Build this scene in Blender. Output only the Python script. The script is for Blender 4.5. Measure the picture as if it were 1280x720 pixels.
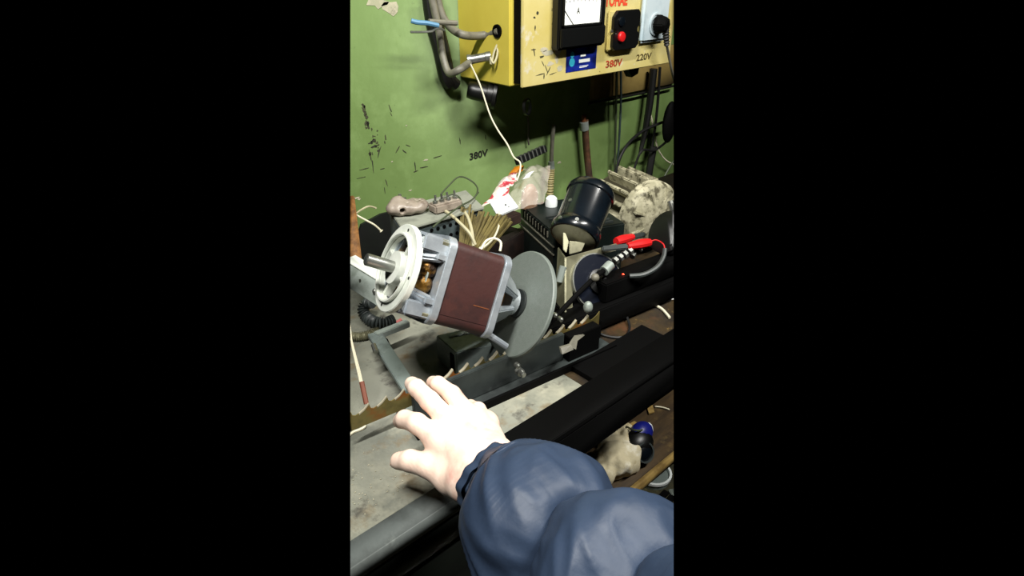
import bpy, bmesh, math, random
import numpy as np
from mathutils import Vector as V, Matrix, noise as mn

for o in list(bpy.data.objects): bpy.data.objects.remove(o)
random.seed(7)
COL = bpy.context.scene.collection
SC = bpy.context.scene

# ------------------------------------------------------------------ camera
FP = 760.0                                   # focal length in pixels of a 1280x720 frame
PITCH = math.atan(410/FP); YAW = math.radians(47.6)
HZ = V((math.cos(YAW), math.sin(YAW), 0)); RT = V((math.sin(YAW), -math.cos(YAW), 0)); ZZ = V((0, 0, 1))
FW = HZ*math.cos(PITCH) - ZZ*math.sin(PITCH); UP = HZ*math.sin(PITCH) + ZZ*math.cos(PITCH)
CP = V((0, 0, 1.40))
cd = bpy.data.cameras.new('camera'); cam = bpy.data.objects.new('camera', cd); COL.objects.link(cam)
cd.sensor_fit = 'HORIZONTAL'; cd.sensor_width = 36; cd.lens = 36*FP/1280; cd.clip_start = 0.02
cam.matrix_world = Matrix(((RT.x, UP.x, -FW.x, CP.x), (RT.y, UP.y, -FW.y, CP.y), (RT.z, UP.z, -FW.z, CP.z), (0, 0, 0, 1)))
SC.camera = cam

# ------------------------------------------------------------------ world, lamps, exposure
w = bpy.data.worlds.new('world'); SC.world = w; w.use_nodes = True
w.node_tree.nodes['Background'].inputs[0].default_value = (0, 0, 0, 1)
w.node_tree.nodes['Background'].inputs[1].default_value = 0
def tube_lamp(name, loc, target, length, power, col):
    l = bpy.data.lights.new(name, 'AREA'); l.shape = 'RECTANGLE'; l.size = length; l.size_y = 0.06
    l.energy = power; l.color = col
    o = bpy.data.objects.new(name, l); COL.objects.link(o); o.location = loc
    z = (V(loc) - V(target)).normalized(); x = V((1, 0, 0)); x = (x - z*x.dot(z)).normalized(); y = z.cross(x)
    o.matrix_world = Matrix(((x.x, y.x, z.x, loc[0]), (x.y, y.y, z.y, loc[1]), (x.z, y.z, z.z, loc[2]), (0, 0, 0, 1)))
tube_lamp('ceiling_tube_lamp', (0.95, -0.32, 2.36), (0.8, 0.8, 0.95), 0.9, 38, (1.0, 0.98, 0.92))
tube_lamp('ceiling_tube_lamp', (-0.10, 0.18, 2.42), (0.55, 0.7, 0.95), 0.6, 44, (1.0, 0.98, 0.92))
vs = SC.view_settings
vs.view_transform = 'Standard'; vs.look = 'None'; vs.gamma = 1; vs.exposure = 0.0; vs.use_curve_mapping = False

# ------------------------------------------------------------------ helpers
def at(u, v, z=None, Y=None, X=None, t=None):
    d = RT*((u-640)/FP) + UP*((360-v)/FP) + FW
    if z is not None: t = (z-CP.z)/d.z
    elif Y is not None: t = (Y-CP.y)/d.y
    elif X is not None: t = (X-CP.x)/d.x
    return CP + d*t
def cv(r, u, f): return RT*r + UP*u + FW*f
def lin(c): return tuple((x/12.92 if x <= .04045 else ((x+.055)/1.055)**2.4) for x in c)
def hx(s): return lin([int(s[i:i+2], 16)/255 for i in (0, 2, 4)])

def mat(name, col, rough=.6, metal=0., mix=None, bump=None, spec=.5, sheen=0, emit=None, alpha=1.0, trans=0, coat=0):
    """mix = list of (colour, noise scale, low, high[, detail[, stretch]]); bump = (scale, strength)"""
    m = bpy.data.materials.new(name); m.use_nodes = True
    nt = m.node_tree; N = nt.nodes; L = nt.links; b = N['Principled BSDF']
    tc = N.new('ShaderNodeTexCoord')
    prev = None; c0 = (*hx(col), 1)
    b.inputs['Base Color'].default_value = c0
    for k, mx in enumerate(mix or []):
        c2, sc, lo, hi = mx[:4]; det = mx[4] if len(mx) > 4 else 5
        src = tc.outputs['Object']
        if len(mx) > 5:
            mp = N.new('ShaderNodeMapping'); L.new(src, mp.inputs[0]); mp.inputs['Scale'].default_value = mx[5]; src = mp.outputs[0]
        mp2 = N.new('ShaderNodeMapping'); L.new(src, mp2.inputs[0]); mp2.inputs['Location'].default_value = (3.1*k+1.7, 5.3*k, 2.2*k); src = mp2.outputs[0]
        n = N.new('ShaderNodeTexNoise'); n.inputs['Scale'].default_value = sc; n.inputs['Detail'].default_value = det; n.inputs['Roughness'].default_value = .62
        L.new(src, n.inputs['Vector'])
        r = N.new('ShaderNodeMapRange'); r.inputs[1].default_value = lo; r.inputs[2].default_value = hi; L.new(n.outputs[0], r.inputs[0])
        x = N.new('ShaderNodeMix'); x.data_type = 'RGBA'
        L.new(r.outputs[0], x.inputs[0])
        if prev: L.new(prev, x.inputs[6])
        else: x.inputs[6].default_value = c0
        x.inputs[7].default_value = (*hx(c2), 1); prev = x.outputs[2]
    if prev: L.new(prev, b.inputs['Base Color'])
    b.inputs['Roughness'].default_value = rough; b.inputs['Metallic'].default_value = metal
    b.inputs['Specular IOR Level'].default_value = spec
    if sheen: b.inputs['Sheen Weight'].default_value = sheen; b.inputs['Sheen Roughness'].default_value = .4
    if coat: b.inputs['Coat Weight'].default_value = coat
    if trans: b.inputs['Transmission Weight'].default_value = trans
    if alpha < 1: b.inputs['Alpha'].default_value = alpha
    if emit: b.inputs['Emission Color'].default_value = (*hx(emit[0]), 1); b.inputs['Emission Strength'].default_value = emit[1]
    if bump:
        n = N.new('ShaderNodeTexNoise'); n.inputs['Scale'].default_value = bump[0]; n.inputs['Detail'].default_value = 5
        L.new(tc.outputs['Object'], n.inputs['Vector'])
        bp = N.new('ShaderNodeBump'); bp.inputs['Strength'].default_value = bump[1]; bp.inputs['Distance'].default_value = .004
        L.new(n.outputs[0], bp.inputs['Height']); L.new(bp.outputs[0], b.inputs['Normal'])
    return m

def frame(a, hint):
    a = V(a).normalized(); x = V(hint); x = (x - a*x.dot(a)).normalized()
    return x, a.cross(x), a
def smooth_path(pts, k=6):
    pts = [V(p) for p in pts]
    if len(pts) < 3: return pts
    out = []
    for i in range(len(pts)-1):
        p0 = pts[max(i-1, 0)]; p1 = pts[i]; p2 = pts[i+1]; p3 = pts[min(i+2, len(pts)-1)]
        for j in range(k):
            t = j/k
            out.append(.5*((2*p1)+(p2-p0)*t+(2*p0-5*p1+4*p2-p3)*t*t+(3*p1-p0-3*p2+p3)*t**3))
    out.append(pts[-1]); return out

class MB:
    def __init__(s): s.v = []; s.f = []
    def add(s, vs, fs):
        n = len(s.v); s.v += [V(p) for p in vs]; s.f += [tuple(i+n for i in f) for f in fs]; return s
    def box(s, c, size, ax=None):
        c = V(c); ax = ax or (V((1, 0, 0)), V((0, 1, 0)), V((0, 0, 1)))
        vs = [c + ax[0]*size[0]*.5*i + ax[1]*size[1]*.5*j + ax[2]*size[2]*.5*k for k in (-1, 1) for j in (-1, 1) for i in (-1, 1)]
        return s.add(vs, [(0, 2, 3, 1), (4, 5, 7, 6), (0, 1, 5, 4), (2, 6, 7, 3), (0, 4, 6, 2), (1, 3, 7, 5)])
    def bb(s, x0, x1, y0, y1, z0, z1): return s.box(((x0+x1)/2, (y0+y1)/2, (z0+z1)/2), (x1-x0, y1-y0, z1-z0))
    def bar(s, p0, p1, wd, hg, up=(0, 0, 1)):
        p0 = V(p0); p1 = V(p1); x, y, a = frame(p1-p0, up)
        return s.box((p0+p1)/2, (hg, wd, (p1-p0).length), (x, y, a))
    def lathe(s, o, a, prof, n=24, caps=True, hint=None, ph=0):
        o = V(o); a = V(a).normalized(); h = V(hint) if hint else (V((0, 0, 1)) if abs(a.z) < .9 else V((1, 0, 0)))
        x, y, a = frame(a, h); vs = []; fs = []
        for r, wv in prof:
            for i in range(n):
                th = 2*math.pi*i/n+ph; vs.append(o + a*wv + (x*math.cos(th)+y*math.sin(th))*max(r, 1e-5))
        for k in range(len(prof)-1):
            for i in range(n):
                j = (i+1) % n; fs.append((k*n+i, k*n+j, (k+1)*n+j, (k+1)*n+i))
        if caps: fs.append(tuple(range(n-1, -1, -1))); m = (len(prof)-1)*n; fs.append(tuple(m+i for i in range(n)))
        return s.add(vs, fs)
    def ring(s, o, a, r0, r1, w0, w1, n=32):      # closed annulus
        o = V(o); x, y, a = frame(a, V((0, 0, 1)) if abs(V(a).normalized().z) < .9 else V((1, 0, 0))); vs = []; fs = []
        P4 = ((r0, w0), (r1, w0), (r1, w1), (r0, w1))
        for r, wv in P4:
            for i in range(n):
                th = 2*math.pi*i/n; vs.append(o+a*wv+(x*math.cos(th)+y*math.sin(th))*r)
        for k in range(4):
            for i in range(n):
                j = (i+1) % n; kk = (k+1) % 4; fs.append((k*n+i, k*n+j, kk*n+j, kk*n+i))
        return s.add(vs, fs)
    def cyl(s, p0, p1, r0, r1=None, n=20):
        p0 = V(p0); p1 = V(p1); return s.lathe(p0, p1-p0, [(r0, 0), (r1 if r1 is not None else r0, (p1-p0).length)], n)
    def tube(s, pts, r, n=8, k=6, rf=None):
        pts = smooth_path(pts, k); m = len(pts); vs = []; fs = []; prev = None
        for i, p in enumerate(pts):
            t = (pts[min(i+1, m-1)]-pts[max(i-1, 0)]).normalized()
            if prev is None: prev = V((0, 0, 1)) if abs(t.z) < .9 else V((1, 0, 0))
            x = (prev - t*prev.dot(t)).normalized(); y = t.cross(x); prev = x
            rr = rf(i/(m-1)) if rf else r
            for j in range(n):
                th = 2*math.pi*j/n; vs.append(p+(x*math.cos(th)+y*math.sin(th))*rr)
        for i in range(m-1):
            for j in range(n):
                q = (j+1) % n; fs.append((i*n+j, i*n+q, (i+1)*n+q, (i+1)*n+j))
        fs.append(tuple(range(n-1, -1, -1))); fs.append(tuple((m-1)*n+j for j in range(n)))
        return s.add(vs, fs)
    def prism(s, poly, ex):
        n = len(poly); ex = V(ex); vs = [V(p) for p in poly]+[V(p)+ex for p in poly]
        fs = [tuple(range(n-1, -1, -1)), tuple(n+i for i in range(n))]+[(i, (i+1) % n, n+(i+1) % n, n+i) for i in range(n)]
        return s.add(vs, fs)
    def grid(s, fn, nu, nv, cu=False):
        vs = [fn(i/(nu if cu else nu-1), j/(nv-1)) for j in range(nv) for i in range(nu)]; fs = []
        for j in range(nv-1):
            for i in range(nu if cu else nu-1):
                q = (i+1) % nu; fs.append((j*nu+i, j*nu+q, (j+1)*nu+q, (j+1)*nu+i))
        return s.add(vs, fs)
    def ball(s, c, r, sx=(1, 1, 1), ax=None, n=14):
        c = V(c); ax = ax or (V((1, 0, 0)), V((0, 1, 0)), V((0, 0, 1)))
        def fn(u, v):
            a = u*2*math.pi; b = (v-.5)*math.pi*.998
            return c+ax[0]*r*sx[0]*math.cos(b)*math.cos(a)+ax[1]*r*sx[1]*math.cos(b)*math.sin(a)+ax[2]*r*sx[2]*math.sin(b)
        return s.grid(fn, n, n//2+3, True)

def origin_of(p):
    o = V((0, 0, 0))
    while p: o = o+p.location; p = p.parent
    return o
def tag(o, label=None, cat=None, group=None, kind=None):
    if label: o['label'] = label
    if cat: o['category'] = cat
    if group: o['group'] = group
    if kind: o['kind'] = kind
    return o
def obj(name, mb, m, parent=None, bevel=0, ang=35, label=None, cat=None, group=None, kind=None, seg=2):
    if isinstance(mb, MB): vs, fs = mb.v, mb.f
    else: vs, fs = mb
    vs = [V(p) for p in vs]
    if parent: o0 = origin_of(parent)
    elif kind == 'structure': o0 = V((0, 0, 0))
    else:
        lo = V([min(p[i] for p in vs) for i in range(3)]); hi = V([max(p[i] for p in vs) for i in range(3)])
        o0 = V(((lo.x+hi.x)/2, (lo.y+hi.y)/2, lo.z))
    me = bpy.data.meshes.new(name); me.from_pydata([p-o0 for p in vs], [], fs)
    bm = bmesh.new(); bm.from_mesh(me)
    bmesh.ops.recalc_face_normals(bm, faces=bm.faces)
    if bevel:
        es = [e for e in bm.edges if len(e.link_faces) == 2 and e.calc_face_angle(0) > .6]
        bmesh.ops.bevel(bm, geom=es, offset=bevel, segments=seg, affect='EDGES', clamp_overlap=True)
    bm.to_mesh(me); bm.free()
    me.polygons.foreach_set('use_smooth', [True]*len(me.polygons)); me.set_sharp_from_angle(angle=math.radians(min(ang, 20) if bevel and ang == 35 else ang))
    me.materials.append(m)
    o = bpy.data.objects.new(name, me); COL.objects.link(o)
    if parent: o.parent = parent
    else: o.location = o0
    return tag(o, label, cat, group, kind)
def thing(name, loc, label, cat, group=None, kind=None):
    o = bpy.data.objects.new(name, None); COL.objects.link(o); o.location = loc; o.empty_display_size = .02
    return tag(o, label, cat, group, kind)
def text(name, body, p, xdir, zdir, height, m, parent, extrude=.0003, stretch=1.0, bold=0, label=None):
    c = bpy.data.curves.new(name, 'FONT'); c.body = body; c.size = 1; c.extrude = 0; c.offset = bold; c.resolution_u = 3
    t = bpy.data.objects.new(name, c); COL.objects.link(t)
    dg = bpy.context.evaluated_depsgraph_get(); me = bpy.data.meshes.new_from_object(t.evaluated_get(dg))
    xs = [v.co.x for v in me.vertices]; ys = [v.co.y for v in me.vertices]; x0 = min(xs); y0 = min(ys); k = height/(max(ys)-y0)
    xd = V(xdir).normalized(); zd = V(zdir).normalized(); nd = xd.cross(zd)
    mb = MB(); vs = [V(p)+xd*((v.co.x-x0)*k*stretch)+zd*((v.co.y-y0)*k)+nd*extrude for v in me.vertices]
    mb.add(vs, [tuple(q.vertices) for q in me.polygons])
    bpy.data.objects.remove(t); bpy.data.curves.remove(c); bpy.data.meshes.remove(me)
    return obj(name, mb, m, parent, label=label)

def surface_net(fn, lo, hi, st):
    """mesh of the zero level of a distance function given on arrays"""
    ax = [np.arange(lo[i], hi[i]+st, st) for i in range(3)]
    G = np.stack(np.meshgrid(*ax, indexing='ij'), -1); D = fn(G.reshape(-1, 3)).reshape(G.shape[:3]); S = D < 0
    n = [len(a)-1 for a in ax]
    acc = np.zeros((*n, 3)); cnt = np.zeros(n)
    cs = [(i, j, k) for i in (0, 1) for j in (0, 1) for k in (0, 1)]
    sl = lambda c, A: A[c[0]:c[0]+n[0], c[1]:c[1]+n[1], c[2]:c[2]+n[2]]
    for a in cs:
        for d in range(3):
            if a[d]: continue
            b = tuple(a[i]+(i == d) for i in range(3))
            x = sl(a, S) != sl(b, S); da = sl(a, D); db = sl(b, D)
            t = np.where(x, da/np.where(x, da-db, 1), 0)[..., None]
            acc += np.where(x[..., None], sl(a, G)*(1-t)+sl(b, G)*t, 0); cnt += x
    act = cnt > 0; idx = -np.ones(n, int); idx[act] = np.arange(act.sum())
    vs = acc[act]/cnt[act][:, None]; fs = []
    for d in range(3):
        o1, o2 = [(1, 2), (2, 0), (0, 1)][d]
        a = [slice(1, -1)]*3; a[d] = slice(0, -1); b = [slice(1, -1)]*3; b[d] = slice(1, None)
        x = S[tuple(a)] != S[tuple(b)]
        for p in np.argwhere(x):
            q = p+1; q[d] = p[d]
            c = [q.copy() for _ in range(4)]
            c[1][o1] -= 1; c[2][o1] -= 1; c[2][o2] -= 1; c[3][o2] -= 1
            ids = [idx[tuple(e)] for e in c]
            if min(ids) >= 0: fs.append(tuple(int(i) for i in ids))
    return [V(p) for p in vs], fs
def capsule(Pn, a, b, ra, rb, sq=None):
    a = np.array(a); b = np.array(b); ba = b-a; t = np.clip(((Pn-a)@ba)/(ba@ba), 0, 1)
    dv = Pn-(a+t[:, None]*ba)
    return np.linalg.norm(dv, axis=1)-(ra+(rb-ra)*t)
def smin(a, b, k):
    h = np.clip(.5+.5*(b-a)/k, 0, 1); return b*(1-h)+a*h-k*h*(1-h)

# ------------------------------------------------------------------ materials
M = {}
M['wall'] = mat('green_wall_paint', '6a8349', .6, mix=[('60783f', 3, .4, .65), ('748d53', 14, .5, .75), ('5a6f3c', 60, .66, .74)], bump=(40, .12))
M['chip'] = mat('bare_grey_under_paint', '3a3a26', .9, mix=[('22241a', 90, .45, .6)])
M['chiplight'] = mat('pale_plaster', 'b6ae98', .9, mix=[('9a9a80', 30, .4, .6)])
M['ink'] = mat('black_stencil_ink', '15180e', .8)
M['bench'] = mat('dirty_bench_sheet', '7e7f72', .62, mix=[('62645a', 7, .44, .62), ('9a9886', 11, .55, .72), ('6e5e42', 16, .56, .70), ('4c4a42', 30, .58, .70), ('c0c0b2', 110, .70, .76)], bump=(60, .25))
M['benchwood'] = mat('oily_shaded_brown_bench', '33260f', .6, mix=[('562f16', 12, .5, .7), ('1c150c', 16, .45, .65), ('7a6230', 40, .62, .72)], bump=(60, .4))  # oily brown wood; the dark tone also carries shade
M['steeledge'] = mat('worn_steel_angle', '5c6260', .6, .05, mix=[('444846', 14, .45, .65), ('6e7470', 50, .6, .75)], bump=(80, .1))
M['darkgreen'] = mat('dark_green_enamel', '080f07', .6, mix=[('040604', 12, .4, .6)])
M['floor'] = mat('littered_floor', '3d3b25', .9, mix=[('1c1c12', 14, .45, .6), ('6b6845', 40, .58, .7)], bump=(30, .6))
M['shelfwood'] = mat('brown_shelf_board', '42321a', .65, mix=[('2c2010', 8, .4, .6, 5, (1, 6, 1)), ('5e4c2a', 25, .58, .72)], bump=(60, .2))
M['shelfedge'] = mat('pale_shelf_edge', '8f763f', .7, mix=[('6b5428', 30, .45, .65)])
M['yellow'] = mat('yellow_enamel', 'ccbc50', .42, mix=[('c2b045', 6, .4, .65), ('8a7535', 90, .70, .74)], bump=(30, .05))
M['yellowworn'] = mat('worn_yellow_enamel', 'c6b97c', .45, mix=[('bcac62', 8, .4, .65), ('c9c2a8', 17, .60, .66), ('4b3d1c', 34, .665, .69)], bump=(30, .06))
M['black'] = mat('black_plastic', '060707', .4)
M['blackmatte'] = mat('black_paint', '030303', .7, spec=.08)
M['charger'] = mat('greenish_black_plastic', '121a18', .4)
M['rubber'] = mat('black_rubber', '0a0a0a', .55)
M['greycable'] = mat('grey_cable_sheath', '6b685c', .5, mix=[('4b4a42', 30, .45, .65)])
M['white'] = mat('white_plastic', 'dfe4e4', .35)
M['socket'] = mat('bluish_white_plastic', 'b9c6cb', .35, mix=[('9fb0b8', 20, .45, .65)])
M['paper'] = mat('white_scale_paper', 'f2f5ef', .6)
M['red'] = mat('red_plastic', 'c0181a', .4)
M['redpaint'] = mat('red_brown_stencil', 'a8381c', .7, mix=[('6a2a12', 60, .5, .65)])
M['brownink'] = mat('brown_stencil', '5a4a1c', .7, mix=[('2e250e', 60, .45, .6)])
M['orangered'] = mat('red_stencil', 'cf3d1e', .7)
M['blue'] = mat('blue_sticker_print', '16288a', .35, mix=[('0b1550', 30, .4, .6), ('2f6bd0', 22, .6, .75)])
M['cyan'] = mat('cyan_print', '35a9c4', .4)
M['copper'] = mat('copper_winding', '8a6428', .28, .7, mix=[('2a1a0c', 60, .42, .58)], bump=(180, .5))
M['wireblue'] = mat('blue_insulation', '4b7b9c', .5)
M['wireteal'] = mat('blue_grey_insulation', '3a4a4a', .55)
M['wirewhite'] = mat('white_insulation', 'd8d2b8', .5)
M['wirecream'] = mat('cream_insulation', 'a8a283', .55)
M['wiregrey'] = mat('dark_green_wire', '3c4530', .6)
M['steel'] = mat('bare_steel', '9a9c96', .35, .85, mix=[('6e706a', 40, .45, .65)])
M['alu'] = mat('cast_aluminium', 'c3cacf', .35, .6, mix=[('a0a8b0', 25, .4, .65)], bump=(60, .12))
M['aluwhite'] = mat('pale_painted_aluminium', 'dfe3da', .45, .1, mix=[('c3c9bf', 20, .45, .7)], bump=(70, .06))
M['stator'] = mat('brown_lacquered_laminations', '3c1f1c', .55, mix=[('4a281f', 10, .45, .65), ('2e1a19', 26, .5, .7), ('623420', 45, .66, .74)], bump=(120, .1))
M['rust'] = mat('orange_rust', '6e3a18', .8)
M['disc'] = mat('dark_grey_abrasive', '6d746f', .5, spec=.5, mix=[('68706a', 140, .4, .6)], bump=(400, .08))
M['tubegrey'] = mat('grey_painted_steel_tube', '7c8784', .5, .3, mix=[('5a6260', 20, .45, .65), ('99a29d', 50, .62, .75)])
M['palegrey'] = mat('pale_grey_steel', '8e9791', .5, .25, mix=[('6f776f', 22, .5, .65), ('b0b6ac', 50, .62, .75)])
M['jaw'] = mat('dark_grey_painted_jaw', '343a39', .45, .0, mix=[('242828', 10, .45, .6), ('464d4b', 24, .6, .75)])
M['blade'] = mat('rusty_saw_band', '6a6036', .45, .2, mix=[('7d4a1c', 16, .5, .62), ('4b4526', 30, .5, .7)])
M['bladeedge'] = mat('ground_bright_teeth', 'b9b19a', .4, .3)
M['porcelain'] = mat('dirty_porcelain', '8d8276', .4, mix=[('62564c', 30, .45, .62), ('b8aca0', 60, .6, .7)], bump=(60, .2))
M['bluegrey'] = mat('blue_grey_enamel_case', '5a6668', .5, .2, mix=[('3f4a4c', 20, .45, .65)])
M['greytop'] = mat('dusty_grey_case_top', '83867a', .7, mix=[('63665c', 20, .45, .65)])
M['bristle'] = mat('straw_bristle', '63582c', .8, mix=[('453b1a', 50, .45, .65, 4, (1, 1, .2))])
M['brownbar'] = mat('dark_brown_rusty_bar', '33211a', .7, mix=[('1e1410', 25, .4, .6), ('6b4a3a', 60, .64, .72)])
M['orange'] = mat('orange_plastic', 'e08a1c', .45)
M['dirtycream'] = mat('dirty_cream_paint', '8f8b73', .6, mix=[('b3ae94', 25, .45, .6), ('4a4634', 60, .5, .62)], bump=(70, .4))
M['motordirt'] = mat('oily_motor_dirt', '3a3626', .7)
M['blackblue'] = mat('glossy_blue_black_enamel', '080d12', .25, coat=.3, mix=[('0c141b', 20, .4, .7)])
M['olive'] = mat('olive_grey_zinc', '84826a', .45, .5, mix=[('666450', 25, .45, .65)])
M['cam'] = mat('dark_blue_steel_disc', '0c1220', .3, .4)
M['led'] = mat('red_indicator', 'ff3020', .3, emit=('ff2a18', 25))
M['skin'] = mat('skin', 'e8ccba', .5, mix=[('dca697', 22, .50, .70), ('eed8c8', 45, .5, .7)], bump=(140, .12))
M['nail'] = mat('fingernail', 'dcb8a0', .3)
M['navy'] = mat('navy_nylon', '263245', .5, spec=.3, mix=[('2c394e', 9, .45, .65)], bump=(28, .35))
M['lining'] = mat('dark_lining', '0d1218', .7)
M['rag'] = mat('stained_cream_rag', 'c2b899', .95, mix=[('937f50', 22, .52, .66), ('e0dccb', 30, .54, .7)], bump=(90, .5))
M['navyblue'] = mat('deep_blue_plastic', '141a6e', .35)
M['brownsleeve'] = mat('brown_heat_sleeve', '6b3a28', .6)
M['woodstick'] = mat('orange_brown_wood', '7a5226', .6, mix=[('573815', 12, .4, .6, 4, (6, 6, 1))])
M['board'] = mat('ochre_bounce_tint', '8f7a42', .7, mix=[('756030', 12, .45, .65)])  # ochre stands in for light bounced off the yellow box
M['rustpipe'] = mat('rusty_brown_pipe', '4e3322', .7, mix=[('6d4a30', 30, .5, .65), ('2e2018', 25, .5, .65)])
M['hose'] = mat('tan_corrugated_hose', '8f8458', .6)
M['pinkwire'] = mat('pink_insulation', 'b46a66', .5)

# bag: thin crumpled film with red print
def bag_mat():
    m = mat('crumpled_clear_film', 'd8cfc4', .18, mix=[('c89a80', 9, .5, .65)], bump=(60, .6)); nt = m.node_tree; N = nt.nodes; L = nt.links
    b = N['Principled BSDF']; out = N['Material Output']; tr = N.new('ShaderNodeBsdfTransparent'); mx = N.new('ShaderNodeMixShader')
    mx.inputs[0].default_value = .34; L.new(tr.outputs[0], mx.inputs[1]); L.new(b.outputs[0], mx.inputs[2]); L.new(mx.outputs[0], out.inputs[0]); return m
M['film'] = bag_mat()
M['print'] = mat('red_and_white_print', 'e4d8d0', .4, mix=[('b83a48', 38, .50, .56), ('d8ccc4', 60, .6, .64)], bump=(80, .5))

# ------------------------------------------------------------------ setting
BT = 0.85; WY = 1.08; BF = 0.415
wall = obj('wall_back', MB().bb(0.2, 2.3, WY, WY+.12, 0, 1.75), M['wall'], kind='structure')
obj('floor', MB().bb(-.2, 2.3, -.4, WY, -.05, 0), M['floor'], kind='structure')
# chipped paint on the wall: thin flakes of bare ground, each with its own outline
def blotch(u, v, ru, rv, n=9, rot=0., jag=.45):
    c = at(u, v, Y=WY-.0006); k = (c-CP).dot(FW)/FP; pts = []
    for i in range(n):
        a = 2*math.pi*i/n; q = 1+random.uniform(-jag, jag)
        x = math.cos(a)*ru*q; y = math.sin(a)*rv*q; x, y = x*math.cos(rot)-y*math.sin(rot), x*math.sin(rot)+y*math.cos(rot)
        pts.append(c+V((1, 0, 0))*x*k*1.35+V((0, 0, 1))*y*k*1.05)
    return pts
mb = MB()
for i in range(26):
    t = random.random(); mb.prism(blotch(453+t*8+random.gauss(0, 1.2), 130+t*30, random.uniform(.4, 1.3), random.uniform(.8, 2.6)), (0, .0004, 0))
for i in range(30):
    mb.prism(blotch(random.gauss(468, 3.2), random.gauss(180, 7), random.uniform(.4, 1.5), random.uniform(.5, 2.2)), (0, .0004, 0))
for (u, v, a, b, r) in [(488, 136, .5, 4.5, .25), (489, 143, .4, 3, .3), (463, 195, .5, 7, .1), (466, 207, .5, 8, .0), (474, 190, .6, 6, -.35), (456, 211, 5, .4, 0), (478, 211, 3, .35, 0),
                        (497, 187, .5, 4, -.6), (505, 189, .6, 3.2, .7), (510, 182, .5, 3, .9), (519, 208, .5, 6, .05), (520, 214, 3, .5, .2), (530, 209, 4, .6, -.1), (482, 172, .7, 3, 0), (481, 178, .6, 2, 0),
                        (483, 228, .5, 5, .15), (481, 238, .4, 4, 0), (547, 196, 5, .5, .05), (575, 176, .5, 4, .1), (607, 172, .5, 3, .1), (452, 222, 4, .3, 0)]:
    mb.prism(blotch(u, v, a, b, 10, r, .3), (0, .0004, 0))
obj('chipped_paint', mb, M['chip'], wall, kind='stuff')
mb = MB()
for (u, v, a, b) in [(474, 3, 11, 6), (486, 9, 8, 8), (492, 14, 4, 5), (532, 200, 2.6, .9), (490, 202, 1.1, .9), (699, 203, 2.4, 1.3), (513, 238, 1.5, .7), (508, 157, .8, .8), (447, 247, 2.5, 1.3), (449, 249, 1.4, .9)]:
    mb.prism(blotch(u, v, a, b, 11), (0, .0004, 0))
obj('bare_plaster_patch', mb, M['chiplight'], wall, kind='stuff')
p0 = at(587, 199, Y=WY-.001); p1 = at(617, 191, Y=WY-.001)
text('stencil_lettering', '380V', p0+V((0, 0, -.003)), p1-p0+V((0, 0, .0)), (0, 0, 1), .0165, M['ink'], wall, bold=.03, stretch=1.2, label='black stencilled 380V')

# bench
bench = thing('workbench', (.9, .6, 0), 'long dirty grey workbench with steel front edge and dark green apron', 'workbench')
def bench_top():
    obj('bench_top', MB().bb(.0, .56, BF+.033, .96, BT-.03, BT), M['bench'], bench)
    obj('bench_top', MB().bb(.5605, 1.9, BF+.033, .96, BT-.03, BT), M['benchwood'], bench, label='oily brown end of the bench top, widened and darkened for shade')  # brown end extended leftwards, its dark colour replacing a cast shadow
    obj('edge_strip', MB().bb(.0, 1.9, BF, BF+.032, BT-.022, BT+.0015), M['steeledge'], bench, bevel=.0015)
    obj('apron', MB().bb(.0, 1.9, BF+.006, BF+.026, BT-.07, BT-.0225), M['darkgreen'], bench)
    obj('dark_fill_panel', MB().bb(.0, .55, BF+.02, BF+.035, .0, BT-.0705), M['darkgreen'], bench)  # panel added to make the shaded space under the bench dark
    obj('back_panel', MB().bb(.55, 1.9, .70, .72, .56, BT-.0305), M['darkgreen'], bench)
    for x in (.58, 1.75): obj('leg', MB().bb(x-.02, x+.02, .85, .89, 0, BT-.031), M['darkgreen'], bench)
bench_top()
shelf = thing('lower_shelf', (.9, .6, .55), 'brown wooden shelf board below the right end of the workbench', 'shelf')
obj('board', MB().bb(.56, 1.7, BF+.036, .698, .53, .55), M['shelfwood'], shelf, bevel=.001)
obj('front_lip', MB().bb(.56, 1.7, BF+.026, BF+.0355, .529, .551), M['shelfedge'], shelf, bevel=.001)

# ------------------------------------------------------------------ yellow control box
BX0, BX1, BYF, BZ0, BZ1 = .835, 1.338, .897, 1.180, 1.56
box = thing('control_box', (1.08, 1.0, BZ0), 'yellow steel electrical control box mounted on the green wall', 'control box')
bx_body = obj('body', MB().bb(BX0, BX1-.004, BYF+.024, WY-.001, BZ0, BZ1), M['yellow'], box, bevel=.002)
obj('gasket', MB().bb(BX0+.010, BX1-.012, BYF+.008, BYF+.0235, BZ0+.006, BZ1-.006), M['blackmatte'], box)
cover = obj('cover', MB().bb(BX0+.012, BX1, BYF, BYF+.0075, BZ0-.001, BZ1), M['yellowworn'], box, bevel=.0015)
hole = at(622, 39, X=BX0)
obj('cable_hole', MB().ring(hole, (1, 0, 0), .0095, .0125, -.003, .002, 20).cyl(hole+V((-.0006, 0, 0)), hole+V((.002, 0, 0)), .0098), M['blackmatte'], box)
def front(u, v, d=0.): return at(u, v, Y=BYF-d)
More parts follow.
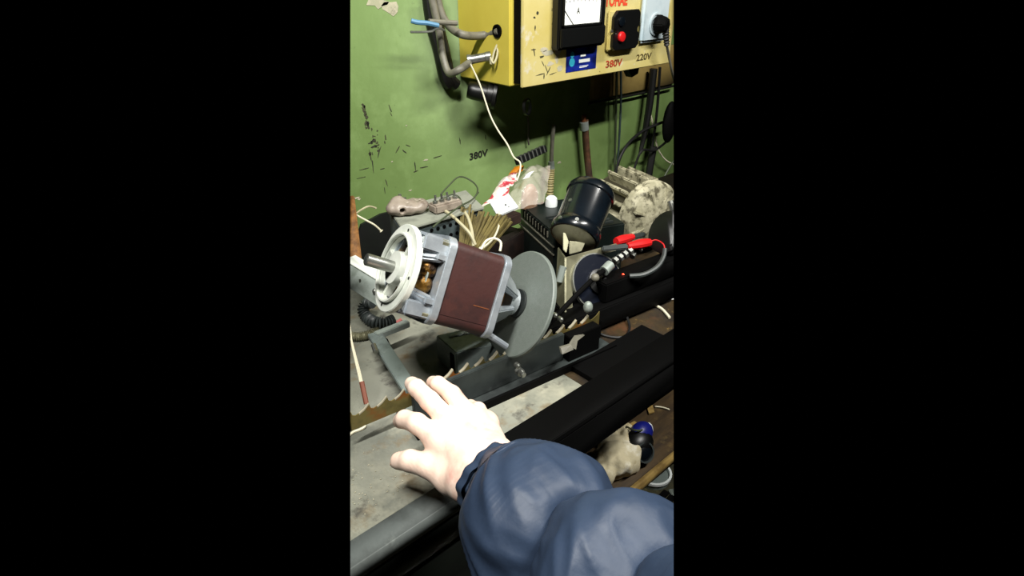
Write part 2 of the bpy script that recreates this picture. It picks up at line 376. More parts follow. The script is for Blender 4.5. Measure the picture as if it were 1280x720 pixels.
# ammeter
a0 = front(697, 65, .02); a1 = front(755, 55, .02)
mx0, mx1 = a0.x, a1.x; mz0 = (a0.z+a1.z)/2
mz1 = mz0+.115
met = obj('ammeter', MB().bb(mx0, mx1, BYF-.02, BYF-.0002, mz0, mz1), M['black'], box, bevel=.003, label='black ammeter with white scale and letter A')
s0 = front(704, 31, .021); s1 = front(749, 28, .021)
sz0 = (s0.z+s1.z)/2; 
obj('scale', MB().bb(s0.x, s1.x, BYF-.0215, BYF-.0203, sz0, mz1-.006), M['paper'], met)
obj('scale_rim', MB().bb(s0.x-.004, s0.x-.0005, BYF-.025, BYF-.0203, sz0-.004, mz1-.004).bb(s1.x+.0005, s1.x+.004, BYF-.025, BYF-.0203, sz0-.004, mz1-.004).bb(s0.x-.004, s1.x+.004, BYF-.025, BYF-.0203, sz0-.004, sz0-.0005), M['black'], met)
n0 = front(717, 31, .0222); n1 = front(704, 10, .0222)
obj('needle', MB().bar(n0, n1, .0012, .0006, (0, 1, 0)), M['ink'], met)
q = front(721, 17, .0221); text('scale_letter', 'A', q, (1, 0, 0), (0, 0, 1), .011, M['ink'], met, stretch=.8)
mb = MB()
for i in range(9): 
    t = i/8; c = front(708+t*38, 1+6*(t-.5)**2-t*2, .0222); mb.box(c, (.0007, .0006, .004))
obj('scale_marks', mb, M['ink'], met)
q = front(731, 44, .0205); obj('zero_screw', MB().cyl(q, q+V((0, -.003, 0)), .006, .005), M['black'], met)
obj('front_step', MB().bb(mx0+.004, mx1-.004, BYF-.026, BYF-.0203, mz0+.004, sz0-.006), M['black'], met, bevel=.002)
# button station
b0 = front(759, 65, .008); b1 = front(794, 59, .008); b2 = front(762, 13, .008)
st = obj('button_station', MB().bb(b0.x, b1.x, BYF-.009, BYF-.0002, (b0.z+b1.z)/2, b2.z), M['yellowworn'], box, bevel=.003, label='black push button station with a red button')
bc = (b0.x+b1.x)/2; bz0 = (b0.z+b1.z)/2; 
poly = []; hw = (b1.x-b0.x)/2-.001; zc = (bz0+b2.z)/2; hh = (b2.z-bz0)/2-.001
for (a, b) in [(-1, -.8), (-.8, -1), (.8, -1), (1, -.8), (1, -.2), (.86, -.14), (.86, .1), (1, .16), (1, .8), (.85, 1), (-.75, 1), (-1, .7), (-1, .1), (-.82, .05), (-.82, -.12), (-1, -.18)]:
    poly.append(V((bc+.002+a*(hw-.003), BYF-.0092, zc+b*hh)))
obj('face_plate', MB().prism(poly, (0, -.008, 0)), M['black'], st, bevel=.001)
r0 = front(776, 46, .018); k0 = front(777, 27, .018)
obj('red_button', MB().lathe(r0, (0, -1, 0), [(.0105, 0), (.0105, .004), (.009, .006), (.004, .007)], 20), M['red'], st, label='red stop button')
obj('black_button', MB().lathe(k0, (0, -1, 0), [(.0095, 0), (.0095, .002), (.007, .003)], 20), M['blackblue'], st)
for (u, v) in ((764, 39), (790.5, 37)):
    q = front(u, v, .012); obj('screw', MB().cyl(q, q+V((0, -.003, 0)), .0035, n=10), M['steel'], st)
# socket
c0 = front(801, 55, .012); c1 = front(831, 50, .012)
sx0 = c0.x; sx1 = front(834, 40, .012).x; sz = (c0.z+c1.z)/2
so = obj('wall_socket', MB().bb(sx0, sx1, BYF-.014, BYF-.0002, sz, sz+.1), M['socket'], box, bevel=.006, seg=3, label='bluish white mains socket')
pc = front(819.5, 30, .0142)
obj('socket_well', MB().ring(pc, (0, -1, 0), .020, .024, 0, .003), M['socket'], so)
# lettering
q = front(757, 84, .0003); q2 = front(786, 80, .0003)
text('lettering', '380V', V((q.x, BYF-.0003, (q.z+q2.z)/2-.0015)), (1, 0, 0), (0, 0, 1), .0155, M['redpaint'], box, stretch=1.33, bold=.03, label='red-brown stencilled 380V')
q = front(795, 76, .0003); q2 = front(823, 71, .0003)
text('lettering', '220V', V((q.x, BYF-.0003, (q.z+q2.z)/2-.0015)), (1, 0, 0), (0, 0, 1), .0145, M['brownink'], box, stretch=1.4, bold=.022, label='brown stencilled 220V')
q = front(755.5, 9, .0003)
text('lettering', 'TOHAE', V((q.x, BYF-.0003, q.z)), (1, 0, 0), (0, 0, 1), .024, M['orangered'], box, stretch=.74, bold=.045, label='red stencilled word cut by the picture edge')
# sticker
q0 = front(707, 91, .0004); q1 = front(744.5, 85, .0004)
zb = (q0.z+q1.z)/2; stk = obj('sticker', MB().bb(q0.x, q1.x, BYF-.0008, BYF-.0001, zb, zb+.055), M['blue'], box, label='blue printed sticker under the ammeter')
q = front(715, 78, .001); obj('printed_figure', MB().lathe(V((q.x, BYF-.0009, q.z)), (0, -1, 0), [(.0085, 0), (.0085, .0002)], 18).lathe(V((q.x, BYF-.0009, q.z+.015)), (0, -1, 0), [(.006, 0), (.006, .0002)], 16), M['cyan'], stk)
qa = front(724, 73, .001)
obj('printed_lines', MB().bb(qa.x+.004, qa.x+.020, BYF-.0011, BYF-.0009, qa.z+.003, qa.z+.0065).bb(qa.x, qa.x+.034, BYF-.0011, BYF-.0009, qa.z-.009, qa.z-.0025).bb(qa.x+.002, qa.x+.03, BYF-.0011, BYF-.0009, qa.z-.0165, qa.z-.0155).bb(qa.x+.002, qa.x+.026, BYF-.0011, BYF-.0009, qa.z-.019, qa.z-.018), M['paper'], stk)
q = front(698, 75, .0003); mb = MB()
for (u, v, a, b) in [(698, 64, 4, 6), (696, 74, 3, 6), (685, 66, 8, 4), (679, 62, 6, 3), (688, 80, 5, 3), (700, 86, 4, 5)]:
    c = front(u, v, .0003); kk = (c-CP).dot(FW)/FP
    mb.prism([c+V((math.cos(i*.7)*a*kk*1.35*random.uniform(.6, 1.2), 0, math.sin(i*.7)*b*kk*random.uniform(.6, 1.2))) for i in range(9)], (0, .0002, 0))
obj('bared_primer', mb, M['chiplight'], cover, kind='stuff')
mb = MB()
for (u, v, a, b, r) in [(672, 16, 1.5, 2, 0), (668, 22, 2, 1.2, -.6), (669, 35, .8, 3, 0), (668, 66, .8, 5, .2), (667, 62, 4, .6, 0), (677, 71, 3, 1.4, .2), (683, 86, .6, 6, .4), (686, 88, .5, 6, -.5), (676, 93, 6, .7, .1), (691, 92, 5, .5, .2), (680, 95, .7, 4, 0), (691, 35, .6, 2.5, 0), (691, 42, .8, 2, 0), (690, 12, .5, 2, 0), (679, 80, .5, 4, .5), (838, 46, .8, .8, 0)]:
    c = front(u, v, .0004); kk = (c-CP).dot(FW)/FP; pts = []
    for i in range(8):
        x = math.cos(i*math.pi/4)*a*random.uniform(.6, 1.3); y = math.sin(i*math.pi/4)*b*random.uniform(.6, 1.3)
        pts.append(c+V(((x*math.cos(r)-y*math.sin(r))*kk*1.35, 0, (x*math.sin(r)+y*math.cos(r))*kk)))
    mb.prism(pts, (0, .0002, 0))
obj('paint_chips', mb, M['chip'], cover, kind='stuff')

# plug with its cord
plug = thing('power_plug', pc+V((0, -.02, 0)), 'black rubber mains plug in the white socket of the yellow box', 'plug')
obj('plug_body', MB().lathe(pc+V((0, -.0035, 0)), (0.1, -1, 0), [(.0205, 0), (.0205, .010), (.0185, .014), (.0165, .024), (.011, .028)], 8, hint=(0, 0, 1)), M['blackmatte'], plug, bevel=.002)
sr0 = pc+V((.008, -.022, -.008)); sr1 = pc+V((.018, -.024, -.045))
obj('strain_relief', MB().tube([sr0, (sr0+sr1)/2, sr1], .007, 10, 10, rf=lambda t: .0085-.003*t+.0012*math.sin(t*44)), M['rubber'], plug)
obj('cord', MB().tube([sr1, at(836, 70, Y=.865), at(839, 85, Y=.87), at(842, 97, Y=.88), at(845, 108, Y=.9)], .0032, 8), M['greycable'], plug)

# cables on the left side of the box
cab = obj('grey_power_cable', MB().tube([hole+V((.004, 0, 0)), at(610, 43, t=1.205), at(594, 45, t=1.20), at(577, 43, Y=1.0), at(563, 34, Y=1.03), at(553, 20, Y=1.04), at(547, 0, Y=1.045), at(545, -20, Y=1.045)], .0078, 12),
          M['greycable'], label='thick grey cable looping from the hole in the yellow box up the wall', cat='cable')
cl = thing('cable_with_metal_connector', at(560, 95, t=1.26), 'dark grey cable hanging down to a metal connector on the box side', 'cable')
obj('cable', MB().tube([at(538, -12, Y=1.035), at(543, 12, Y=1.03), at(549, 40, Y=1.025), at(553, 68, Y=1.02), at(561, 91, Y=1.0), at(574, 87, Y=.975), at(586, 79, t=1.197)], .0072, 12), M['greycable'], cl)
k0 = at(584, 75.5, t=1.20); k1 = at(614, 70, t=1.20)
obj('connector', MB().lathe(k0, k1-k0, [(.007, 0), (.0105, .001), (.0105, .008), (.0085, .0085), (.0085, .036), (.0095, .037), (.0095, .047), (.006, .048)], 14), M['steel'], cl)
obj('wire_ends', MB().tube([at(612, 69, t=1.195), at(617, 79, t=1.19), at(622, 66, t=1.19), at(620, 48, t=1.195), at(623, 38, t=1.205), hole+V((.003, 0, 0))], .0022, 6).tube([at(613, 72, t=1.195), at(614, 80, t=1.195), at(618, 64, t=1.19), at(626, 44, t=1.19), at(621, 33, t=1.205)], .0022, 6), M['wirecream'], cl)
fe = thing('severed_flex', at(545, 40, Y=.99), 'cut cable stub with a blue core and a bare core beside the yellow box', 'wire')
obj('outer_sheath', MB().tube([at(571, 29, Y=.985), at(555, 28, Y=.99), at(536, 27, Y=.995)], .0048, 10), M['greycable'], fe)
obj('blue_core', MB().tube([at(548, 32, Y=.985), at(534, 29, Y=.99), at(522, 28, Y=.995), at(514, 26, Y=1.0)], .0042, 8), M['wireblue'], fe, label='blue insulated core')
obj('bare_core', MB().tube([at(556, 38, Y=.985), at(547, 35, Y=.985), at(540, 39, Y=.99), at(527, 40, Y=.995), at(513, 40, Y=1.0)], .0021, 6), M['steel'], fe, label='bare metal core')
cb = thing('cable_bundle', at(560, 105, t=1.34), 'black cables running down the wall behind the yellow box', 'cable')
for i in range(2): obj('cable', MB().tube([at(534+i*8, -15, Y=WY-.014), at(540+i*7, 30, Y=WY-.014), at(548+i*6, 60, Y=WY-.014), at(556+i*6, 96, Y=WY-.014), at(562+i*8, 106, Y=WY-.014)], .0125, 10), M['rubber'], cb)
g0 = at(585, 112, Y=1.02); g1 = at(640, 124, Y=.955)
gl = thing('cable_gland', g1, 'black round cable gland in the shadow under the yellow box', 'cable gland')
obj('gland_body', MB().lathe(g0, g1-g0, [(.016, 0), (.018, .01), (.018, .04), (.022, .041), (.022, .052), (.028, .053), (.028, .06), (.024, .061)], 20), M['black'], gl)
obj('gland_ring', MB().ring(g1+V((.03, -.01, -.018)), (.4, -1, .1), .014, .0175, 0, .006, 24), M['black'], gl)

# string from the connector to the terminal strip
sa = at(588, 80, t=1.19)
obj('white_string', MB().tube([sa, at(600, 106, t=1.21), at(612, 142, t=1.22), at(622, 162, t=1.22), at(634, 180, t=1.21), at(642, 196, t=1.20), at(650, 203, t=1.19), at(650, 214, t=1.18), at(646, 226, t=1.17)], .0016, 6),
    M['wirewhite'], label='thin white string running down from the box to the bag', cat='string')
ts = thing('terminal_strip', at(662, 195, t=1.21), 'dark ribbed terminal strip hanging on the white string by the wall', 'terminal strip')
q0 = at(646, 202, t=1.20); q1 = at(681, 186, t=1.26); xa, ya, aa = frame(q1-q0, UP)
obj('strip_body', MB().box((q0+q1)/2, (.014, .012, (q1-q0).length), (xa, ya, aa)), M['black'], ts, bevel=.001)
for i in range(7):
    c = q0+(q1-q0)*((i+.7)/7.4); obj('terminal', MB().box(c+xa*.0012, (.0145, .0125, .0035), (xa, ya, aa)), M['steel'], ts)

# ------------------------------------------------------------------ pipes and cables on the wall
rp = thing('conduit_pipe', at(737, 225, Y=1.05), 'rusty brown conduit pipe with a grey collar on the green wall', 'pipe')
obj('pipe', MB().tube([at(731, 150, Y=1.05), at(733, 185, Y=1.05), at(737, 226, Y=1.05)], .0095, 12), M['rustpipe'], rp)
obj('collar', MB().cyl(at(729.5, 152, Y=1.05), at(730.5, 162, Y=1.05), .012, n=14), M['palegrey'], rp)
obj('red_cap', MB().cyl(at(729.7, 144, Y=1.05), at(729.6, 152, Y=1.05), .006, n=12), M['rust'], rp)
hz = thing('corrugated_hose', at(688, 245, Y=1.05), 'tan corrugated hose with a grey tube coming out of its top', 'hose')
obj('tube', MB().tube([at(692, 156, Y=1.055), at(690, 180, Y=1.055), at(689, 206, Y=1.055)], .0055, 10), M['greycable'], hz)
obj('ferrule', MB().cyl(at(689, 202, Y=1.052), at(689, 212, Y=1.052), .008, .0095, n=12), M['palegrey'], hz)
obj('corrugation', MB().tube([at(689, 211, Y=1.05), at(688, 228, Y=1.05), at(687, 250, Y=1.05)], .0095, 12, 26, rf=lambda t: .0088+.0012*math.sin(t*90)), M['hose'], hz)
obj('twisted_wire', MB().tube([at(659, 142, Y=1.07), at(660.5, 158, Y=1.07), at(660, 170, Y=1.07), at(661, 181, Y=1.07)], .0022, 6, 8), M['greycable'], label='short twisted grey wire hanging under the yellow box', cat='wire')
bd = obj('bounce_tint_board', MB().bb(at(737, 110, Y=WY).x, 1.75, WY-.012, WY-.001, 1.075, 1.185), M['board'], label='ochre board added for bounced light on the wall below the yellow box', cat='board', bevel=.001)  # added board whose colour is the yellow bounce on the wall
q = at(737, 110, Y=WY-.018)
obj('horizontal_cable', MB().tube([V((q.x, q.y, 1.072)), V((q.x+.2, q.y, 1.069)), V((1.8, q.y, 1.072))], .0032, 8), M['rubber'], label='thin black cable running level along the added board on the wall', cat='cable')
obj('hanging_cable', MB().tube([at(771, 86, Y=1.056), at(770, 130, Y=1.056), at(769, 180, Y=1.056), at(768, 222, Y=1.056)], .0032, 8), M['wiregrey'], label='dark green cable hanging down the wall, left of the pair', cat='cable')
obj('hanging_cable', MB().tube([at(776, 86, Y=1.056), at(776, 130, Y=1.056), at(773, 190, Y=1.056), at(769.5, 232, Y=1.054)], .003, 8), M['wireteal'], label='thin blue-grey cable hanging beside the dark green one', cat='cable')
obj('black_clip', MB().prism([at(784, 84, Y=.98), at(800, 80, Y=.98), at(798, 92, Y=.98), at(790, 97, Y=.98)], (0, .02, 0)), M['black'], label='small black clip hanging from the underside of the box', cat='clip', bevel=.001)
sh = thing('black_cable_sleeve', at(808, 232, Y=1.04), 'thick black sleeved cable hanging down the wall at the right', 'cable')
obj('upper_sleeve', MB().tube([at(817, 86, Y=1.045), at(812, 130, Y=1.045), at(806, 165, Y=1.045), at(800, 192, Y=1.045)], .01, 10, 6, rf=lambda t: .0115-.0065*t**2), M['rubber'], sh)
obj('lower_rod', MB().tube([at(817, 183, Y=1.045), at(812, 212, Y=1.045), at(808, 240, Y=1.045)], .0112, 10), M['rubber'], sh)
obj('thin_lead', MB().tube([at(825, 84, Y=1.045), at(822, 130, Y=1.045), at(818, 165, Y=1.045), at(815, 186, Y=1.045)], .004, 8), M['rubber'], sh)
obj('curved_cable', MB().tube([at(846, 147, Y=1.02), at(825, 154, Y=1.03), at(803, 164, Y=1.04), at(785, 180, Y=1.04), at(774, 200, Y=1.04), at(768, 224, Y=1.04)], .0042, 8), M['rubber'], label='black cable bending in an arc down the wall to the left', cat='cable')
obj('curved_cable', MB().tube([at(832, 178, Y=1.025), at(818, 188, Y=1.03), at(803, 188, Y=1.03), at(795, 204, Y=1.035), at(791, 220, Y=1.035), at(791, 232, Y=1.035)], .0035, 8), M['rubber'], label='thin black cable dropping behind the finned motor', cat='cable')
hk = obj('hanging_handset', MB().ball(at(837, 153, Y=1.0), .03, (.9, .55, 2.0)), M['blackmatte'], label='black oval handset hanging at the right edge of the wall', cat='handset')
obj('white_wire', MB().tube([at(812, 138, Y=1.06), at(818, 165, Y=1.055), at(822, 185, Y=1.05), at(832, 200, Y=1.05), at(846, 207, Y=1.05)], .0026, 6), M['wirewhite'], label='white wire trailing across the wall at the far right', cat='wire')
obj('leaning_strut', MB().tube([at(846, 195, Y=1.03), at(833, 216, Y=1.03), at(822, 240, Y=1.03)], .003, 6), M['wiregrey'], label='thin dark lead slanting down beside the black sleeved cable', cat='wire')

# ------------------------------------------------------------------ back row on the bench
# rectifier case
zt = 1.02
A = at(486, 262, z=zt); B = at(502, 286, z=zt); Cc = at(604, 258, z=zt); Dd = A+(Cc-B)
tc_ = thing('rectifier_case', (A+Cc)/2-V((0, 0, zt-BT)), 'blue-grey metal case with a row of round vent holes against the wall', 'electrical case')
dn = V((0, 0, -(zt-BT)))
obj('case_body', MB().prism([B+dn, Cc+dn, Dd+dn, A+dn], V((0, 0, zt-BT-.004))), M['bluegrey'], tc_, bevel=.002)
ov = (B-A).normalized()*.006
obj('case_lid', MB().prism([B+ov+V((0, 0, -.0035)), Cc+ov+V((0, 0, -.0035)), Dd+V((0, 0, -.0035)), A+V((0, 0, -.0035))], (0, 0, .004)), M['greytop'], tc_, bevel=.001)
fd = (Cc-B).normalized(); fnrm = V((fd.y, -fd.x, 0))
for r in range(2):
    for i in range(6):
        c = B+fd*(.055+i*.0125)+V((0, 0, -.017-.018*r))+fnrm*.0008
        obj('vent_hole', MB().cyl(c, c-fnrm*.004, .0034, n=10), M['blackmatte'], tc_)
pq = [at(446, 300, Y=1.05), at(452, 281, Y=1.05), at(476, 268, Y=1.05), at(500, 262, Y=1.05), at(500, 350, Y=1.05), at(446, 372, Y=1.05)]
obj('wall_shade_sheet', MB().prism(pq, (0, .006, 0)), M['darkgreen'], label='dark sheet standing in for soft shade on the wall left of the rectifier case', cat='shade sheet')  # dark sheet added in place of a soft shadow on the wall
# porcelain holder on the case
pz = zt+.001
pb = at(509, 266, z=pz)
ins = thing('porcelain_insulator', pb, 'dirty cream porcelain insulator lying on the rectifier case', 'insulator')
def ins_fn(Pn):
    r = np.array(pb); d = (Pn-r)*1.2
    def el(c, s): return (np.linalg.norm((d-np.array(c))/np.array(s), axis=1)-1)*min(s)
    e = smin(el((-.016, .006, .014), (.026, .024, .015)), el((.018, -.010, .013), (.026, .022, .014)), .016)
    e = smin(e, el((-.012, .012, .026), (.012, .011, .010)), .006)
    e = np.maximum(e, -capsule(d, (-.026, -.035, .012), (-.012, .012, .016), .006, .006))
    e = np.maximum(e, -capsule(d, (.006, -.03, .03), (.03, .01, .032), .007, .007))
    e = e+.0012*np.sin(d[:, 0]*230)*np.sin(d[:, 1]*210)
    return np.maximum(e, -d[:, 2])
obj('insulator_body', surface_net(ins_fn, [pb.x-.055, pb.y-.05, pb.z-.006], [pb.x+.06, pb.y+.045, pb.z+.045], .0025), M['porcelain'], ins, ang=60)
for (u, v) in ((500, 248), (506, 252)):
    q = at(u, v, t=1.08); obj('screw', MB().cyl(q, q+V((0, 0, .008)), .003, n=8), M['steel'], ins)
tb = at(557, 262, z=pz); tm = thing('terminal_block', tb, 'dusty terminal block with screws and loose wires on the case', 'terminal block')
obj('block', MB().box(tb+V((0, 0, .008)), (.055, .026, .016), (fd, V((-fd.y, fd.x, 0)), ZZ)), M['porcelain'], tm, bevel=.003)
for i in range(4):
    c = tb+fd*(-.02+i*.0135)+V((0, 0, .0162)); obj('screw', MB().lathe(c, (random.uniform(-.2, .2), random.uniform(-.2, .2), 1), [(.0045, 0), (.0045, .004), (.002, .0045), (.002, .014)], 8), M['steel'], tm)
obj('loop_wire', MB().tube([at(551, 243, t=1.09), at(560, 233, t=1.11), at(574, 221, t=1.14), at(589, 226, t=1.15), at(597, 236, t=1.13), at(592, 248, t=1.08), at(575, 258, t=1.02), at(558, 270, t=.98), at(541, 284, t=.955)], .0015, 6), M['wiregrey'], label='dark thin wire looping high above the terminal block', cat='wire')
obj('loop_wire', MB().tube([at(555, 248, t=1.08), at(565, 243, t=1.09), at(574, 247, t=1.08), at(578, 256, t=1.06), at(586, 266, t=1.05), at(590, 252, t=1.1), at(598, 240, t=1.12)], .0016, 6), M['wiregrey'], label='short dark wire arching over the terminal block', cat='wire')
obj('cream_wire', MB().tube([at(535, 262, t=1.06), at(548, 261, t=1.05), at(560, 266, t=1.03), at(575, 279, t=1.01), at(588, 293, t=1.0), at(594, 306, t=1.0)], .0028, 8), M['wirecream'], label='cream wire running from the terminal block down behind the motor', cat='wire')
obj('cream_wire', MB().tube([at(578, 262, t=1.05), at(585, 272, t=1.03), at(590, 290, t=1.01), at(592, 308, t=1.0)], .0028, 8), M['wirecream'], label='shorter cream wire dropping right beside the case corner', cat='wire')
# brush
br0 = at(590, 312, t=1.02); br1 = at(614, 252, t=1.06)
brush = thing('bristle_brush', at(600, 305, z=BT), 'straw-coloured wide bristle brush propped behind the motor', 'brush')
x, y, a = frame(br1-br0, RT)
mb = MB()
for i in range(46):
    s = -1+2*i/45; p = br0+x*s*.022+y*random.uniform(-.007, .007); q = br0+x*s*.046+a*((br1-br0).length*.72+random.uniform(-.008, .008))+y*random.uniform(-.010, .010)
    mb.bar(p, q, .0035, .0035)
obj('bristles', mb, M['bristle'], brush, kind='stuff')
obj('handle', MB().box(br0-a*.012, (.050, .018, .03), (x, y, a)), M['woodstick'], brush, bevel=.004)
# brown bar / crate under the bag
e0 = at(606, 290, z=BT+.06); e1 = at(662, 258, z=BT+.075)
obj('brown_angle_bar', MB().bar(at(610, 284, z=BT+.095), at(645, 270, z=BT+.095), .03, .022).bar(at(616, 318, z=BT+.03), at(644, 300, z=BT+.03), .05, .058), M['brownbar'], label='dark brown rusty bar lying under the plastic bag', cat='bar', bevel=.002)
# white card
q = at(629, 257, t=1.11)
crd = thing('white_plate', q, 'white square switch plate with three small holes below the bag', 'plate')
cr_ = [at(612, 252, t=1.11), at(636, 242, t=1.125), at(648, 258, t=1.10), at(622, 269, t=1.085)]; a = (cr_[1]-cr_[0]).cross(cr_[2]-cr_[0]).normalized(); a = a if a.dot(FW) < 0 else -a
obj('plate', MB().prism(cr_, -a*.006), M['white'], crd, bevel=.001)
for (u, v) in ((632, 257), (636, 260), (630, 262)):
    c = at(u, v, t=1.102); obj('hole', MB().cyl(c-a*.004, c+a*.004, .0012, n=8), M['ink'], crd)
# plastic bag
bq = at(648, 236, t=1.24)
bg = thing('plastic_bag', at(650, 266, t=1.2), 'crumpled clear plastic bag with red print slumped by the wall', 'plastic bag')
def bag_fn(corners, amp, dep, seed):
    c = [V(p) for p in corners]; nv = (c[1]-c[0]).cross(c[3]-c[0]).normalized()
    if nv.dot(FW) > 0: nv = -nv
    def fn(u, v):
        p = (c[0]*(1-u)+c[1]*u)*(1-v)+(c[3]*(1-u)+c[2]*u)*v
        q = p*28+V((seed, 0, 0)); n = mn.noise(q)+.6*mn.noise(q*2.3)+abs(mn.noise(q*1.4))*.8
        return p+nv*(amp*n+dep*math.sin(u*math.pi)*math.sin(v*math.pi))+V((mn.noise(q*1.7)*.004, 0, mn.noise(q*1.9+V((9, 0, 0)))*.004))
    return fn
def cor(*l): return [at(u, v, t=t) for (u, v, t) in l]
obj('clear_film', MB().grid(bag_fn(cor((632, 268, 1.17), (681, 252, 1.22), (689, 206, 1.30), (640, 214, 1.30)), .008, .028, 1), 34, 30), M['film'], bg, ang=80)
obj('printed_film', MB().grid(bag_fn(cor((598, 262, 1.17), (636, 246, 1.17), (650, 216, 1.26), (632, 222, 1.28)), .007, .014, 5), 30, 26), M['print'], bg, ang=80, label='red and white printed part of the bag')
obj('crease_highlight', MB().grid(bag_fn(cor((652, 226, 1.215), (662, 222, 1.215), (668, 214, 1.22), (657, 218, 1.22)), .004, .004, 8), 10, 10), M['white'], bg, ang=80, label='white patch standing in for a highlight on the bag crease')  # highlight on the film crease, put in as a white patch
obj('orange_tag', MB().grid(bag_fn(cor((634, 222, 1.255), (653, 214, 1.245), (655, 207, 1.255), (644, 209, 1.265)), .003, .003, 3), 8, 8), M['orange'], label='orange plastic scrap on top of the bag under the terminal strip', cat='plastic scrap')
pk = at(662, 250, t=1.235)
obj('bag_content', MB().ball(pk, .03, (.7, .45, 1.15)), mat('pinkish_brown_parts', 'a07c62', .6, mix=[('c0a898', 30, .45, .6)], bump=(60, .5)), label='pinkish brown lump inside the clear plastic bag', cat='bag content')

# black charger box with knob
zt2 = .958
A = at(650, 256, z=zt2); B = at(706, 304, z=zt2); Cc = at(691, 240, z=zt2)
e1v = (B-A).normalized(); e2v = V((e1v.y, -e1v.x, 0)); e2v = e2v if e2v.dot(Cc-A) > 0 else -e2v
L1 = .165; L2 = .15
bb_ = thing('charger_box', A+e1v*L1/2+e2v*L2/2-V((0, 0, zt2-BT)), 'black plastic charger box with vent slots and a white knob', 'charger')
obj('case', MB().prism([A-V((0, 0, zt2-BT)), A+e1v*L1-V((0, 0, zt2-BT)), A+e1v*L1+e2v*L2-V((0, 0, zt2-BT)), A+e2v*L2-V((0, 0, zt2-BT))], (0, 0, zt2-BT)), M['charger'], bb_, bevel=.003)
n_ = -e2v
for dz in (.026, .042):
    obj('seam_rib', MB().bar(A+n_*.0005-V((0, 0, dz)), A+e1v*L1+n_*.0005-V((0, 0, dz)), .003, .0022), M['greycable'], bb_)
for i in range(9):
    c = A+e1v*(.022+i*.0135)-V((0, 0, .011)); obj('vent_slot', MB().box(c+n_*.0002, (.006, .004, .018), (e1v, e2v, ZZ)), M['blackmatte'], bb_)
    obj('vent_rib', MB().box(c+e1v*.0065+n_*.0008, (.003, .002, .012), (e1v, e2v, ZZ)), M['greycable'], bb_)
kb = at(689, 257, z=zt2)
obj('knob', MB().lathe(kb, (0, 0, 1), [(.0125, 0), (.0128, .008), (.0115, .016), (.0075, .020), (.002, .0215)], 18), M['white'], bb_, label='white dome knob')
for i in range(6):
    p = A+e1v*(.085+i*.013)+e2v*.02+V((0, 0, .0008)); obj('top_rib', MB().bar(p, p+e2v*.11, .004, .0035), M['jaw'], bb_)

# big finned motor
m0 = at(768, 243, z=.945); m1 = at(828, 282, z=.935)
m1 = at(822, 274, t=1.235); m0 = at(770, 248, t=1.335)
ax_ = (m1-m0).normalized(); Lm = (m1-m0).length
bm_ = thing('finned_motor', (m0+m1)/2-V((0, 0, .07)), 'large dirty cream finned electric motor at the back of the bench', 'electric motor')
obj('motor_core', MB().lathe(m0, ax_, [(.048, -.02), (.052, 0), (.052, Lm*.72), (.05, Lm*.74)], 28), M['motordirt'], bm_)
x, y, a = frame(ax_, (0, 0, 1))
for i in range(16):
    th = 2*math.pi*i/16; d = x*math.cos(th)+y*math.sin(th); tt = a.cross(d)
    obj('fin', MB().box(m0+a*Lm*.34+d*.061, (.026, .0075, Lm*.70), (d, tt, a)), M['dirtycream'], bm_, bevel=.002)
obj('end_shield', MB().lathe(m0, ax_, [(.060, Lm*.70), (.072, Lm*.72), (.072, Lm*.84), (.066, Lm*.92), (.045, Lm*.99), (.02, Lm*1.02)], 28), M['dirtycream'], bm_)
for i in range(8):
    th = 2*math.pi*(i+.5)/8; d = x*math.cos(th)+y*math.sin(th); tt = a.cross(d)
    obj('shield_rib', MB().box(m0+a*Lm*.93+d*.05, (.03, .007, .02), (d, tt, a)), M['dirtycream'], bm_, bevel=.002)
for s in (-1, 1): obj('foot', MB().bb(m0.x+.02+s*.035-.012, m0.x+.02+s*.035+.012, m0.y-.09, m0.y+.0, BT, BT+.05), M['dirtycream'], bm_, bevel=.002)
obj('eye_bolt', MB().tube([m1+V((-.01, -.03, .05)), m1+V((-.012, -.04, .03)), m1+V((-.015, -.045, -.01)), m1+V((-.015, -.045, -.03))], .006, 8), M['steel'], bm_)

# black round drum at the right edge
d0 = at(838, 292, t=1.10)
dr = thing('black_drum', d0-V((0, 0, .05)), 'black drum with a ribbed rim at the right edge of the bench', 'drum')
x, y, a = frame(cv(-.75, .25, -.6), (0, 0, 1))
obj('drum_body', MB().lathe(d0+a*.0, a, [(.040, -.07), (.040, 0), (.036, .002), (.036, .006), (.040, .008), (.040, .012), (.030, .014)], 30), M['black'], dr)
for w0 in (-.012, -.022): obj('rim_ring', MB().ring(d0, a, .0395, .0418, w0-.002, w0+.002, 30), M['steel'], dr)
sp_ = at(836, 334, z=BT+.03)
spo = thing('small_spool', sp_-V((0, 0, .03)), 'pale round pot with a black band below the drum', 'pot')
obj('pot', MB().lathe(sp_-V((0, 0, .03)), (0, 0, 1), [(.022, 0), (.024, .03), (.024, .045), (.018, .05)], 20), M['porcelain'], spo)
obj('band', MB().ring(sp_-V((0, 0, .03)), (0, 0, 1), .0245, .027, .006, .026, 22), M['black'], spo)

